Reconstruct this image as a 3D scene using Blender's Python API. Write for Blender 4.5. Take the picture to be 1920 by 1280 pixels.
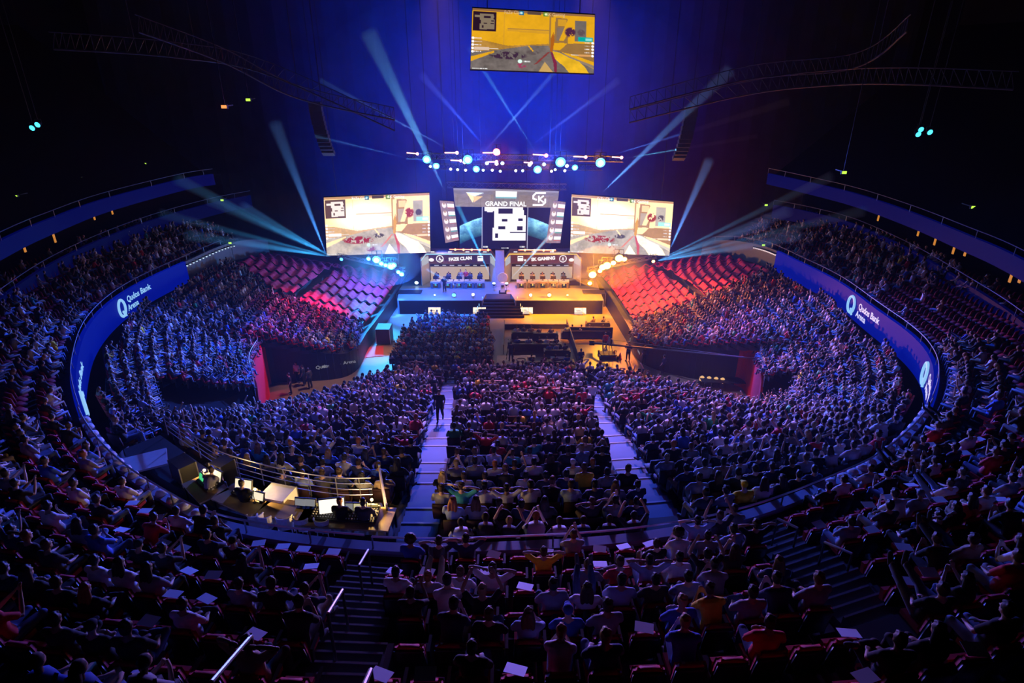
import bpy, bmesh, math, random
import numpy as np
from mathutils import Vector, Matrix
R = random.Random(7)
NR = np.random.RandomState(11)
S = bpy.context.scene
C = S.collection
for _o in list(bpy.data.objects): bpy.data.objects.remove(_o)

# ---------------------------------------------------------------- camera
F, CH = 1150.0, 24.0                       # focal length in pixels of the 1920 frame, eye height above the arena floor
PITCH = math.atan(520 / F)
cd = bpy.data.cameras.new('camera'); cam = bpy.data.objects.new('camera', cd); C.objects.link(cam)
cd.sensor_width = 36; cd.lens = 36 * F / 1920; cd.clip_start = .1; cd.clip_end = 400
cam.location = (0, 0, CH); cam.rotation_euler = (math.pi / 2 - PITCH, 0, 0)
S.camera = cam
CP, SP = math.cos(PITCH), math.sin(PITCH)
def _ray(px, py):
    x = (px - 960) / F; y = -(py - 640) / F
    return x, CP + y * SP, -SP + y * CP
def at(px, py, z):                         # point of the level z seen at that pixel
    a, b, c = _ray(px, py); t = (z - CH) / c
    return Vector((a * t, b * t, z))
def atY(px, py, Y):                        # point of the upright plane y=Y
    a, b, c = _ray(px, py); t = Y / b
    return Vector((a * t, Y, CH + c * t))
def proj(x, y, z):
    z = z - CH; d = y * CP - z * SP; u = y * SP + z * CP
    return 960 + F * x / d, 640 - F * u / d, F / d

# ---------------------------------------------------------------- world, exposure
w = bpy.data.worlds.new('world'); S.world = w; w.use_nodes = True
w.node_tree.nodes['Background'].inputs[0].default_value = (.02, .03, .12, 1)
w.node_tree.nodes['Background'].inputs[1].default_value = .004
S.view_settings.view_transform = 'Standard'; S.view_settings.look = 'None'
S.view_settings.gamma = 1; S.view_settings.use_curve_mapping = False
S.view_settings.exposure = 0.0
cy = S.cycles
cy.max_bounces = 4; cy.diffuse_bounces = 2; cy.glossy_bounces = 2; cy.transmission_bounces = 2
cy.volume_bounces = 0; cy.transparent_max_bounces = 8
cy.sample_clamp_direct = 8; cy.sample_clamp_indirect = 3
cy.use_light_tree = True; cy.adaptive_threshold = .03
cy.caustics_reflective = False; cy.caustics_refractive = False

# ---------------------------------------------------------------- lights
def spot(name, loc, target, col, power, deg, blend=.5, size=.15):
    l = bpy.data.lights.new(name, 'SPOT'); l.color = col; l.energy = power
    l.spot_size = math.radians(deg); l.spot_blend = blend; l.shadow_soft_size = size
    o = bpy.data.objects.new(name, l); C.objects.link(o); o.location = loc
    o.rotation_euler = (Vector(target) - Vector(loc)).to_track_quat('-Z', 'Y').to_euler()
    return o
BLUE, CYAN, AMBER = (.03, .11, 1), (.02, .36, 1), (1, .36, .0)
RED, MAGENTA, VIOLET = (1, .05, .04), (1, .04, .35), (.62, .30, 1)
RIGY = 62.0
# blue and cyan flood lamps of the flown rig, (pixel of the lamp, spot target, colour, power, cone)
FLOODS = [((800, 299), (-20, 30, 8), BLUE), ((818, 311), (-14, 22, 9), BLUE), ((877, 299), (-8, 30, 4), BLUE), ((893, 317), (-4, 18, 9), BLUE),
          ((1008, 318), (4, 18, 9), BLUE), ((1051, 304), (8, 30, 4), BLUE), ((1078, 314), (14, 22, 9), BLUE), ((1126, 305), (20, 30, 8), BLUE)]
for (p, tg, c) in FLOODS:
    spot('flood_and_fill_light', atY(*p, RIGY - 1.2), tg, c, 21000, 58, 1, .3)
# added whitish violet key spots, no fixtures, over the middle block
for x, tx in ((-6, -3), (6, 7)):
    spot('key_light', (x, 57, 32), (tx, 32, 4), (.82, .32, .80), 66000, 36, 1, .4)
for x, tg in ((-3.5, (-20, 36, 5)), (3.5, (19, 36, 5)), (-1.2, (-11, 24, 7)), (1.2, (12, 24, 7))):
    spot('flood_and_fill_light', (x, RIGY - 2, 17.2), tg, (.05, .13, 1), 200000, 36, 1, .3)  # added crowd fills; no rig lamp stands behind them
spot('foreground_fill', (0, RIGY - 2, 17), (1, 9, 13.5), (.16, .20, 1), 90000, 17, 1, .3)  # added pair of fills on the nearest seats, no fixtures
spot('foreground_fill', (2, RIGY - 2, 17), (1, 9, 13.5), (.9, .12, .35), 26000, 17, 1, .3)

# ---------------------------------------------------------------- helpers
def tag(o, label=None, cat=None, group=None, kind=None):
    if label: o['label'] = label
    if cat: o['category'] = cat
    if group: o['group'] = group
    if kind: o['kind'] = kind
    return o
def empty(name, loc, label=None, cat=None, group=None, rz=0):
    o = bpy.data.objects.new(name, None); C.objects.link(o); o.location = loc; o.rotation_euler = (0, 0, rz)
    o.empty_display_size = .2
    return tag(o, label, cat, group)
_mats = {}
def mat(name, col, rough=.6, metal=0, emit=None, es=0, noise=.12, scale=6.0, obcol=False, spec=.5):
    if name in _mats: return _mats[name]
    m = bpy.data.materials.new(name); m.use_nodes = True; nt = m.node_tree; b = nt.nodes['Principled BSDF']
    b.inputs['Roughness'].default_value = rough; b.inputs['Metallic'].default_value = metal
    b.inputs['Specular IOR Level'].default_value = spec
    b.inputs['Base Color'].default_value = (*col, 1)
    if noise or obcol:
        n = nt.nodes.new('ShaderNodeTexNoise'); n.inputs['Scale'].default_value = scale
        tc = nt.nodes.new('ShaderNodeTexCoord'); nt.links.new(tc.outputs['Object'], n.inputs['Vector'])
        mr = nt.nodes.new('ShaderNodeMapRange'); mr.inputs[3].default_value = 1 - noise; mr.inputs[4].default_value = 1 + noise
        nt.links.new(n.outputs['Fac'], mr.inputs[0])
        mx = nt.nodes.new('ShaderNodeVectorMath'); mx.operation = 'SCALE'
        if obcol:
            oi = nt.nodes.new('ShaderNodeObjectInfo'); nt.links.new(oi.outputs['Color'], mx.inputs[0])
        else: mx.inputs[0].default_value = col
        nt.links.new(mr.outputs[0], mx.inputs['Scale']); nt.links.new(mx.outputs[0], b.inputs['Base Color'])
    if emit:
        b.inputs['Emission Color'].default_value = (*emit, 1); b.inputs['Emission Strength'].default_value = es
    m.diffuse_color = (*col, 1)
    _mats[name] = m
    return m
def attr_mat(name, emission=0, rough=.8, sampling='NONE'):
    m = bpy.data.materials.new(name); m.use_nodes = True; nt = m.node_tree; b = nt.nodes['Principled BSDF']
    a = nt.nodes.new('ShaderNodeAttribute'); a.attribute_name = 'tint'
    if emission:
        b.inputs['Base Color'].default_value = (.001, .001, .001, 1); b.inputs['Specular IOR Level'].default_value = 0
        nt.links.new(a.outputs['Color'], b.inputs['Emission Color']); b.inputs['Emission Strength'].default_value = emission
        m.cycles.emission_sampling = sampling
    else: nt.links.new(a.outputs['Color'], b.inputs['Base Color'])
    b.inputs['Roughness'].default_value = rough
    return m
def lampmat(name, col, s):
    m = mat(name, (.02, .02, .02), emit=col, es=s, noise=0)
    m.cycles.emission_sampling = 'NONE'
    return m
class MB:
    def __init__(s): s.v = []; s.f = []
    def add(s, vs, fs):
        n = len(s.v); s.v += [tuple(v) for v in vs]; s.f += [tuple(i + n for i in f) for f in fs]; return s
    def box(s, c, d, rz=0, rot=None):
        hx, hy, hz = d[0] / 2, d[1] / 2, d[2] / 2; M = rot or Matrix.Rotation(rz, 3, 'Z'); c = Vector(c)
        vs = [c + M @ Vector((x, y, z)) for z in (-hz, hz) for (x, y) in ((-hx, -hy), (hx, -hy), (hx, hy), (-hx, hy))]
        return s.add(vs, [(3, 2, 1, 0), (4, 5, 6, 7), (0, 1, 5, 4), (1, 2, 6, 5), (2, 3, 7, 6), (3, 0, 4, 7)])
    def tube(s, pts, rr, n=8, cap=True, closed=False):
        pts = [Vector(p) for p in pts]; k = len(pts)
        if not hasattr(rr, '__len__'): rr = [rr] * k
        base = len(s.v); up = None
        for i, p in enumerate(pts):
            if closed: t = pts[(i + 1) % k] - pts[i - 1]
            else: t = pts[min(i + 1, k - 1)] - pts[max(i - 1, 0)]
            t = t.normalized() if t.length > 1e-9 else Vector((0, 0, 1))
            if up is None: up = Vector((0, 0, 1)) if abs(t.z) < .9 else Vector((1, 0, 0))
            a = t.cross(up).normalized(); b = a.cross(t).normalized(); up = b
            for j in range(n):
                q = 2 * math.pi * j / n
                s.v.append(tuple(p + (a * math.cos(q) + b * math.sin(q)) * rr[i]))
        m = k if closed else k - 1
        for i in range(m):
            i2 = (i + 1) % k
            for j in range(n):
                s.f.append((base + i * n + j, base + i * n + (j + 1) % n, base + i2 * n + (j + 1) % n, base + i2 * n + j))
        if cap and not closed:
            s.f.append(tuple(base + j for j in range(n))[::-1]); s.f.append(tuple(base + (k - 1) * n + j for j in range(n)))
        return s
    def ball(s, c, r, nu=10, nv=7, rot=None):
        if not hasattr(r, '__len__'): r = (r, r, r)
        c = Vector(c); base = len(s.v); M = rot or Matrix.Identity(3)
        for i in range(nv + 1):
            th = math.pi * i / nv
            for j in range(nu):
                ph = 2 * math.pi * j / nu
                s.v.append(tuple(c + M @ Vector((r[0] * math.sin(th) * math.cos(ph), r[1] * math.sin(th) * math.sin(ph), r[2] * math.cos(th)))))
        for i in range(nv):
            for j in range(nu):
                a, b_, c_, d = i * nu + j, i * nu + (j + 1) % nu, (i + 1) * nu + (j + 1) % nu, (i + 1) * nu + j
                if i == 0: s.f.append((base + a, base + d, base + c_))
                elif i == nv - 1: s.f.append((base + a, base + d, base + b_))
                else: s.f.append((base + a, base + d, base + c_, base + b_))
        return s
    def slab(s, poly, z0, z1):              # prism of a plan polygon; z0, z1 numbers or lists
        k = len(poly)
        a = z0 if hasattr(z0, '__len__') else [z0] * k; b = z1 if hasattr(z1, '__len__') else [z1] * k
        vs = [(p[0], p[1], a[i]) for i, p in enumerate(poly)] + [(p[0], p[1], b[i]) for i, p in enumerate(poly)]
        return s.add(vs, [tuple(range(k))[::-1], tuple(range(k, 2 * k))] + [(i, (i + 1) % k, (i + 1) % k + k, i + k) for i in range(k)])
    def panel(s, q, th, nrm=(0, 1, 0)):     # four corners thickened along nrm (backwards)
        n = Vector(nrm) * th; q = [Vector(p) for p in q]
        return s.add(q + [p + n for p in q], [(0, 1, 2, 3), (7, 6, 5, 4), (0, 4, 5, 1), (1, 5, 6, 2), (2, 6, 7, 3), (3, 7, 4, 0)])
    def mesh(s, name, m):
        me = bpy.data.meshes.new(name); me.from_pydata(s.v, [], s.f); me.update()
        if m: me.materials.append(m)
        return me
    def build(s, name, m, parent=None, smooth=False, fix=True):
        me = s.mesh(name, m)
        if fix:
            b = bmesh.new(); b.from_mesh(me); bmesh.ops.recalc_face_normals(b, faces=b.faces); b.to_mesh(me); b.free()
        if smooth: me.polygons.foreach_set('use_smooth', [True] * len(me.polygons))
        o = bpy.data.objects.new(name, me); C.objects.link(o)
        if parent is not None: o.parent = parent
        return o
def text_mesh(txt, size, m, name='lettering', bold=0.0, extrude=.005):
    c = bpy.data.curves.new(name, 'FONT'); c.body = txt; c.size = size; c.offset = bold; c.extrude = extrude; c.align_x = 'CENTER'; c.align_y = 'CENTER'
    c.resolution_u = 3
    o = bpy.data.objects.new(name, c); C.objects.link(o); bpy.context.view_layer.update()
    me = bpy.data.meshes.new_from_object(o.evaluated_get(bpy.context.evaluated_depsgraph_get()))
    bpy.data.objects.remove(o); me.materials.clear(); me.materials.append(m)
    return me
def crom(P, u):                             # Catmull-Rom through the list P at parameter u
    n = len(P); i = min(int(u), n - 2); t = u - i
    a, b, c, d = P[max(i - 1, 0)], P[i], P[i + 1], P[min(i + 2, n - 1)]
    return 0.5 * ((2 * b) + (c - a) * t + (2 * a - 5 * b + 4 * c - d) * t * t + (3 * b - a - 3 * c + d) * t ** 3)

black = mat('black_paint', (.012, .012, .014), .5)
darkgrey = mat('dark_grey', (.04, .04, .045), .6)
concrete = mat('concrete', (.14, .14, .15), .85, scale=1.2)
steel = mat('brushed_steel', (.55, .56, .6), .32, .9)
redpaint = mat('red_paint', (.62, .02, .03), .55)
white = mat('white_laminate', (.75, .75, .78), .5)
# ---------------------------------------------------------------- the bowl: stations of (rim pixel, rim height, front pixel, front height)
ST = [(580, 470, 6.0, 765, 515, 1.5), (500, 450, 7.5, 755, 530, 1.5), (430, 455, 9.0, 738, 555, 1.5), (345, 490, 9.3, 690, 620, 1.5), (260, 530, 9.5, 645, 664, 2),
      (200, 570, 9.7, 500, 645, 3.5), (158, 620, 9.9, 487, 662, 3.8), (138, 690, 10.2, 472, 692, 3.8), (142, 740, 10.4, 478, 725, 3.0),
      (165, 800, 10.6, 500, 792, 1.0), (220, 865, 10.8, 595, 772, 1), (300, 922, 11, 668, 748, 1), (430, 982, 11.2, 738, 716, 1),
      (700, 1018, 11.4, 835, 711, 1), (948, 1018, 11.4, 948, 709, 1), (1200, 1000, 11.3, 1065, 709, 1), (1400, 960, 11.1, 1110, 712, 1),
      (1560, 900, 10.9, 1232, 738, 1), (1650, 855, 10.7, 1318, 764, 1), (1722, 790, 10.5, 1412, 790, 1.0), (1752, 735, 10.3, 1430, 725, 3),
      (1752, 680, 10.1, 1425, 692, 3.8), (1715, 630, 9.9, 1403, 645, 3.8), (1640, 575, 9.7, 1290, 655, 2.5), (1575, 528, 9.5, 1207, 650, 1.5),
      (1500, 490, 9.3, 1175, 605, 1.5), (1430, 460, 9.0, 1143, 555, 1.5), (1350, 450, 7.5, 1125, 530, 1.5), (1280, 465, 6, 1112, 515, 1.5)]
RIM = [at(a, b, z) for a, b, z, *_ in ST]
INN = [at(d, e, g) for *_, d, e, g in ST]
NS = len(ST) - 1
def rim(u): return crom(RIM, u)
def rim_n(u):
    a, b = rim(max(u - .03, 0)), rim(min(u + .03, NS)); t = (b - a); t.z = 0; t.normalize()
    return Vector((-t.y, t.x, 0)) * -1      # outward
def inn(u): return crom(INN, u)
def wall_h(u):                              # height of the ring wall above the last row
    return 1.9 if u < 8 or u > 20 else 1.9 - .45 * min(1, (u - 8) / 2, (20 - u) / 2)
def outer(u):
    p = rim(u) - rim_n(u) * (.9 if u < 9 or u > 19 else .6); p.z -= wall_h(u); return p
def surf(u, t): return inn(u).lerp(outer(u), t)
def inpoly(x, y, P):
    c = False; j = len(P) - 1
    for i in range(len(P)):
        if (P[i][1] > y) != (P[j][1] > y) and x < (P[j][0] - P[i][0]) * (y - P[i][1]) / (P[j][1] - P[i][1]) + P[i][0]: c = not c
        j = i
    return c

PORTALS = [[(285, 706), (478, 720), (486, 772), (305, 784)], [(1430, 700), (1500, 690), (1490, 735), (1425, 752)]]
def in_portal(p): x, y, _ = proj(p[0], p[1], p[2]); return any(inpoly(x, y, a) for a in PORTALS)

# ---------------------------------------------------------------- the setting
def struct(name, mb, m, smooth=False):
    o = mb.build(name, m, smooth=smooth); return tag(o, kind='structure')
floor_m = mat('arena_floor', (.26, .20, .155), .34, scale=.5, noise=.2)
struct('floor', MB().box((-1, 45, -.1), (110, 140, .2)), floor_m)
backwall_m = mat('drape_black', (.10, .10, .13), .95, scale=.6, noise=.25)
mb = MB()
for i in range(75):                          # pleated black drape behind the stage
    x0, x1 = -56 + i * 1.5, -56 + (i + 1) * 1.5; y0, y1 = 84 + (i % 2) * .12, 84 + ((i + 1) % 2) * .12
    mb.add([(x0, y0, 0), (x1, y1, 0), (x1, y1, 40), (x0, y0, 40)], [(0, 1, 2, 3)])
struct('wall_back', mb, backwall_m)
struct('wall_left', MB().box((-52, 45, 20), (.5, 90, 40)), black)
struct('wall_right', MB().box((50, 45, 20), (.5, 90, 40)), black)
struct('ceiling', MB().box((-1, 45, 40.2), (110, 100, .4)), black)

def zone_rows(u0, u1, rise, nu):
    """contour rows of the bowl: list of (z, [(u, t)...]) as runs"""
    us = np.linspace(u0, u1, nu); I = [inn(u) for u in us]; O = [outer(u) for u in us]
    zmin = min(p.z for p in I); zmax = max(p.z for p in O); k = 0; rows = []
    z = zmin + .02
    while z < zmax:
        run = []
        for u, a, b in zip(us, I, O):
            t = (z - a.z) / (b.z - a.z)
            if 0 <= t <= 1: run.append((u, a.lerp(b, t)))
            else:
                if len(run) > 1: rows.append((z, run))
                run = []
        if len(run) > 1: rows.append((z, run))
        z += rise
    return rows
NEAR = (8.9, 19.3); LEFT = (0, 8.9); RIGHT = (19.3, 28)
RISE_N, RISE_S = .39, .36
ROWS = {'near': zone_rows(*NEAR, RISE_N, 210), 'left': zone_rows(*LEFT, RISE_S, 180), 'right': zone_rows(*RIGHT, RISE_S, 180)}
def terrace(rows, rise, us_n, u0, u1):
    mb = MB()
    us = np.linspace(u0, u1, us_n); I = [inn(u) for u in us]; O = [outer(u) for u in us]
    zmin = min(p.z for p in I); zmax = max(p.z for p in O)
    n = int((zmax - zmin) / rise) + 1
    for k in range(n):
        za, zb = zmin + k * rise, zmin + (k + 1) * rise
        for i in range(us_n - 1):
            q = []
            for j in (i, i + 1):
                a, b = I[j], O[j]
                ta = max(0, min(1, (za - a.z) / (b.z - a.z))); tb = max(0, min(1, (zb - a.z) / (b.z - a.z)))
                q.append((a.lerp(b, ta), a.lerp(b, tb), ta, tb))
            (p0, p1, a0, b0), (r0, r1, a1, b1) = q
            if b0 <= a0 and b1 <= a1: continue
            if in_portal((p0.x, p0.y, za)): continue
            mb.add([(p0.x, p0.y, za), (r0.x, r0.y, za), (r1.x, r1.y, za), (p1.x, p1.y, za), (r1.x, r1.y, zb), (p1.x, p1.y, zb)],
                   [(0, 1, 2, 3), (3, 2, 4, 5)])
    return mb
bowl_m = mat('bowl_concrete', (.05, .05, .06), .85, scale=1.5)
tag(terrace(None, RISE_N, 120, *NEAR).build('floor_lower_bowl_end', bowl_m, fix=False), kind='structure')
tag(terrace(None, RISE_S, 120, *LEFT).build('floor_lower_bowl_left', bowl_m, fix=False), kind='structure')
tag(terrace(None, RISE_S, 120, *RIGHT).build('floor_lower_bowl_right', bowl_m, fix=False), kind='structure')
# front walls of the bowl (black boards along the court, dark walls of the bays, red walls)
def wall_strip(u0, u1, n, f_lo, f_hi, th, m, name, off=0.0):
    mb = MB(); us = np.linspace(u0, u1, n); P = [inn(u) for u in us]
    for i in range(n - 1):
        a, b = P[i], P[i + 1]; t = (b - a); t.z = 0; t.normalize(); nn = Vector((-t.y, t.x, 0)) * th
        a0, b0 = a + nn * off, b + nn * off
        q = [(a0.x, a0.y, f_lo), (b0.x, b0.y, f_lo), (b0.x, b0.y, b.z + f_hi), (a0.x, a0.y, a.z + f_hi)]
        mb.add(q + [(x + nn.x, y + nn.y, z) for x, y, z in q], [(0, 1, 2, 3), (7, 6, 5, 4), (3, 2, 6, 7), (0, 3, 7, 4), (2, 1, 5, 6)])
    return struct(name, mb, m)
wall_strip(0, 3.9, 40, 0, .15, .12, black, 'wall_court_left')
wall_strip(24.0, 28, 40, 0, .15, .12, black, 'wall_court_right')
wall_strip(3.9, 5.1, 14, 0, .1, .12, black, 'wall_bay_left')
wall_strip(22.15, 24.0, 20, 0, .1, .12, black, 'wall_bay_right')
wall_strip(5.1, 8.6, 30, 0, .25, .15, redpaint, 'wall_red_left')
wall_strip(19.8, 22.15, 26, 0, .25, .15, redpaint, 'wall_red_right')
wall_strip(8.6, 19.8, 80, 0, .1, .12, darkgrey, 'wall_end_front')

# ring wall with its lit fascia, rail on top
ledblue = mat('led_fascia_blue', (.001, .002, .008), .5, emit=(.0, .012, .62), es=.42, noise=0, spec=.05)
ledge_m = mat('ledge_grey', (.22, .24, .30), .4, scale=2)
def ring(u0, u1, n, dz0, dz1, d0, d1, m, name, kind='structure'):
    mb = MB(); us = np.linspace(u0, u1, n); sec = []
    for u in us:
        p, nn = rim(u), rim_n(u)
        sec.append([(p.x + nn.x * d, p.y + nn.y * d, p.z + z) for d, z in ((d0, dz0), (d0, dz1), (d1, dz1), (d1, dz0))])
    for s in sec: mb.v += s
    for i in range(n - 1):
        for j in range(4):
            mb.f.append((i * 4 + j, (i + 1) * 4 + j, (i + 1) * 4 + (j + 1) % 4, i * 4 + (j + 1) % 4))
    mb.f += [(0, 1, 2, 3), tuple((n - 1) * 4 + j for j in (3, 2, 1, 0))]
    o = mb.build(name, m)
    if kind: tag(o, kind=kind)
    return o
ring(3.0, 8.6, 70, -1.75, 0, -.12, .12, ledblue, 'trim_fascia_left')
ring(19.6, 25.6, 70, -1.75, 0, -.12, .12, ledblue, 'trim_fascia_right')
ring(8.6, 19.6, 160, -1.3, -.2, -.1, .12, ledge_m, 'wall_end_parapet')
ring(8.6, 19.6, 160, -.25, -.13, -.22, .14, mat('ledge_top', (.3, .36, .5), .35, scale=3), 'trim_end_ledge')
ring(1.0, 3.0, 24, -1.75, 0, -.12, .12, mat('grey_board', (.16, .17, .2), .6), 'trim_portal_left')
ring(25.6, 27.4, 24, -1.75, 0, -.12, .12, mat('grey_board', (.16, .17, .2), .6), 'trim_portal_right')
def ring_rail(u0, u1, n, dz, d, r, m, post=0, plow=0):
    us = np.linspace(u0, u1, n)
    P = [(rim(u) + rim_n(u) * d + Vector((0, 0, dz))) for u in us]
    mb = MB().tube(P, r, 6)
    if post:
        for i in range(0, n, post): mb.tube([P[i], P[i] - Vector((0, 0, dz - plow))], r * .7, 5)
    return mb
# upper tier (the camera's own), rows outside the ring
def t2z(u): return .5 if 8.5 < u < 19.8 else .62
def sc_t2(u):                                # row pitch
    k = max(0, min(1, (abs(u - 14.2) - 5) / 3)); return 1.14 * (1 - k) + .62 * k
def slope_t2(u):
    k = max(0, min(1, (abs(u - 14.2) - 5) / 3)); return .52 * (1 - k) + .60 * k
def t2(u, k):
    """row k of the upper tier, floor under the seats"""
    p, n = rim(u), rim_n(u); d = .95 + k * sc_t2(u)
    q = p + n * d; q.z = p.z - .35 + k * sc_t2(u) * slope_t2(u); return q
def t2_mesh(u0, u1, nu, K0, K1, name):
    mb = MB(); us = np.linspace(u0, u1, nu)
    for k in range(K0, K1):
        for i in range(nu - 1):
            q = []
            for u in (us[i], us[i + 1]):
                n = rim_n(u); h = sc_t2(u) * .5
                a = t2(u, k) - n * (h if k else .9); b = t2(u, k) + n * h; c = b.copy(); c.z = t2(u, k + 1).z
                q += [a, b, c]
            mb.add(q, [(0, 3, 4, 1), (1, 4, 5, 2)])
    return tag(mb.build(name, bowl_m, fix=False), kind='structure')
t2_mesh(6.0, 22.0, 200, 0, 7, 'floor_upper_tier_end')
t2_mesh(1.5, 6.0, 60, 0, 7, 'floor_upper_tier_left')
t2_mesh(22.0, 27, 60, 0, 7, 'floor_upper_tier_right')

# ---------------------------------------------------------------- LED screens
GW, GH = 216, 120
class Canvas:
    def __init__(s, w=GW, h=GH, bg=(0, 0, 0)):
        s.w, s.h = w, h; s.a = np.zeros((h, w, 3)); s.a[:] = bg
        s.X, s.Y = np.meshgrid((np.arange(w) + .5) / w, (np.arange(h) + .5) / h)
        s.n = s._noise(18, 10) * .5 + s._noise(50, 28) * .3 + s._noise(108, 60) * .2; s.f = s._noise(45, 24) * .5 + s._noise(108, 60) * .5
    def _noise(s, a, b):
        g = NR.rand(b + 2, a + 2); x = s.X * a; y = s.Y * b; i = x.astype(int); j = y.astype(int); u = x - i; v = y - j
        return (g[j, i] * (1 - u) + g[j, i + 1] * u) * (1 - v) + (g[j + 1, i] * (1 - u) + g[j + 1, i + 1] * u) * v
    def poly(s, P, col, n=0, alpha=1):
        m = np.zeros(s.X.shape, bool); j = len(P) - 1
        for i in range(len(P)):
            (x1, y1), (x0, y0) = P[i], P[j]
            c = (y1 > s.Y) != (y0 > s.Y); m ^= c & (s.X < (x0 - x1) * (s.Y - y1) / ((y0 - y1) or 1e-9) + x1); j = i
        k = (alpha * m)[..., None]; s.a = s.a * (1 - k) + k * (np.array(col) * (1 + n * (s.n - .5)[..., None] * 2)); return s
    def rect(s, x0, y0, x1, y1, col, n=0, alpha=1): return s.poly([(x0, y0), (x1, y0), (x1, y1), (x0, y1)], col, n, alpha)
    def disc(s, x, y, r, col, alpha=1, thr=None, asp=16 / 9):
        d = np.hypot(s.X - x, (s.Y - y) / asp) / r; m = np.clip((1 - d) * 4, 0, 1)
        if thr is not None: m = m * (s.n > thr)
        k = (alpha * m)[..., None]; s.a = s.a * (1 - k) + k * np.array(col); return s
    def ellip(s, x, y, rx, ry, col, alpha=1, thr=None, soft=4):
        d = np.hypot((s.X - x) / rx, (s.Y - y) / ry); m = np.clip((1 - d) * soft, 0, 1)
        if thr is not None: m = m * (s.f > thr)
        k = (alpha * m)[..., None]; s.a = s.a * (1 - k) + k * np.array(col); return s
def ticks(c, x, y, w, h, col, seed):         # a short line of tiny unreadable type
    rr = random.Random(seed); q = x
    while q < x + w:
        d = rr.uniform(.004, .010); c.rect(q, y, min(q + d, x + w), y + h, col); q += d + .004
def minimap(c, x0, y0, x1, y1, bg, fg):
    c.rect(x0, y0, x1, y1, bg); W, H = x1 - x0, y1 - y0
    for (a, b, d, e) in [(.08, .18, .9, .30), (.30, .12, .88, .42), (.34, .38, .93, .88), (.28, .62, .60, .92), (.62, .10, .86, .30)]: c.rect(x0 + a * W, y0 + b * H, x0 + d * W, y0 + e * H, fg)
    for (a, b, d, e) in [(.45, .22, .76, .32), (.78, .42, .9, .48), (.45, .56, .6, .63), (.75, .56, .9, .63), (.38, .70, .46, .84)]: c.rect(x0 + a * W, y0 + b * H, x0 + d * W, y0 + e * H, bg)
def game_picture(k):
    """the round being played: a sunlit wall on the left, a doorway on the right, minimap, player lists and a first-person blade"""
    hot = k != 'top'
    A = (1.5, 1.05, .52) if hot else (.82, .40, .012)
    D = (.60, .30, .12) if hot else (.33, .17, .05); G = (.62, .52, .42) if hot else (.17, .14, .13)
    c = Canvas(bg=A)
    k3 = c.n[..., None]; c.a = c.a * (.86 + .28 * k3)
    if hot: c.ellip(.38, .35, .34, .30, (2.2, 2.0, 1.6), .8, soft=1.6)
    c.rect(.26, .07, .27, .56, D, alpha=.25); c.rect(.29, .295, .63, .31, D, alpha=.8)
    c.poly([(.29, .31), (.63, .32), (.63, .36), (.29, .34)], D, alpha=.3)
    c.poly([(.08, .50), (.30, .58), (.62, .52), (.66, .53), (.66, .62), (.0, .70), (.0, .5)], D, n=.6, alpha=.75)
    c.poly([(0, .70), (.20, .66), (.48, .56), (.64, .55), (.80, .72), (1, .92), (1, 1), (0, 1)], G, n=.5)
    c.poly([(0, .78), (.19, .67), (.19, .70), (0, .86)], A)
    c.ellip(.30, .74, .17, .075, (.42, .03, .04) if hot else (.05, .02, .05), thr=.47); c.ellip(.42, .9, .05, .05, (.35, .05, .12), thr=.5)
    c.ellip(.50, .675, .06, .045, (.12, .09, .09), thr=.42)
    c.poly([(.46, .57), (.47, .56), (.51, .65), (.50, .66)], A)
    c.rect(.63, .04, .66, .58, D, alpha=.9); c.rect(.645, .08, .68, .50, A)
    c.poly([(.68, .08), (.80, .10), (.78, .50), (.67, .50)], D); c.rect(.70, .11, .77, .22, A, alpha=.7); c.rect(.69, .24, .76, .46, G, n=.3, alpha=.7)
    c.poly([(.78, .10), (.84, .10), (.75, .46), (.71, .46)], A)
    c.rect(.84, .12, .93, .46, G, n=.2); c.poly([(.93, .2), (1, .14), (1, .45), (.93, .40)], A)
    c.ellip(.80, .31, .05, .09, (.45, .05, .03) if hot else (.08, .02, .06), thr=.36); c.ellip(.89, .31, .035, .06, (.12, .08, .09), thr=.36)
    c.poly([(.66, .62), (.72, .50), (.98, .49), (1, .51), (1, .80), (.82, .68)], D, n=.2)
    c.poly([(.66, .56), (.72, .49), (.78, .5), (.72, .62), (.67, .62)], A)
    c.poly([(.67, .62), (1, .86), (1, .91), (.66, .64)], (.85, .75, .62) if hot else (.30, .22, .16))
    # forearm and glove, blade
    c.poly([(.66, .64), (.72, .66), (.80, .74), (.88, .80), (.93, .90), (.96, 1), (.80, 1), (.76, .90), (.68, .76)], (1.9, 1.5, .95) if hot else (.86, .48, .02), n=.25)
    c.poly([(.55, 1), (.60, .82), (.67, 1)], (1.9, 1.6, 1.1) if hot else (.62, .38, .12))
    c.poly([(.64, .64), (.645, .42), (.665, .32), (.675, .46), (.66, .66)], (.9, .42, .08) if hot else (.45, .12, .01))
    c.poly([(.62, .66), (.64, .66), (.54, .86), (.51, .88)], (.9, .3, .22) if hot else (.25, .04, .04))
    c.poly([(.645, .66), (.66, .66), (.70, .84), (.70, 1), (.68, 1), (.67, .84)], (.75, .12, .14) if hot else (.22, .02, .06))
    # hud
    c.rect(0, 0, 1, .045, (.42, .12, .05) if hot else (.12, .05, .07), alpha=.75)
    minimap(c, .01, .05, .20, .36, (.16, .08, .07) if hot else (.02, .006, .02), (1.1, .95, .85) if hot else (.24, .18, .12))
    c.rect(.38, .01, .42, .075, (.01, .16, .30)); c.disc(.40, .04, .012, (.5, .9, 1)); c.rect(.45, .01, .56, .06, (.10, .06, .05)); c.rect(.58, .01, .62, .075, (.12, .28, .03)); c.disc(.60, .04, .012, (.9, .95, .5))
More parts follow.
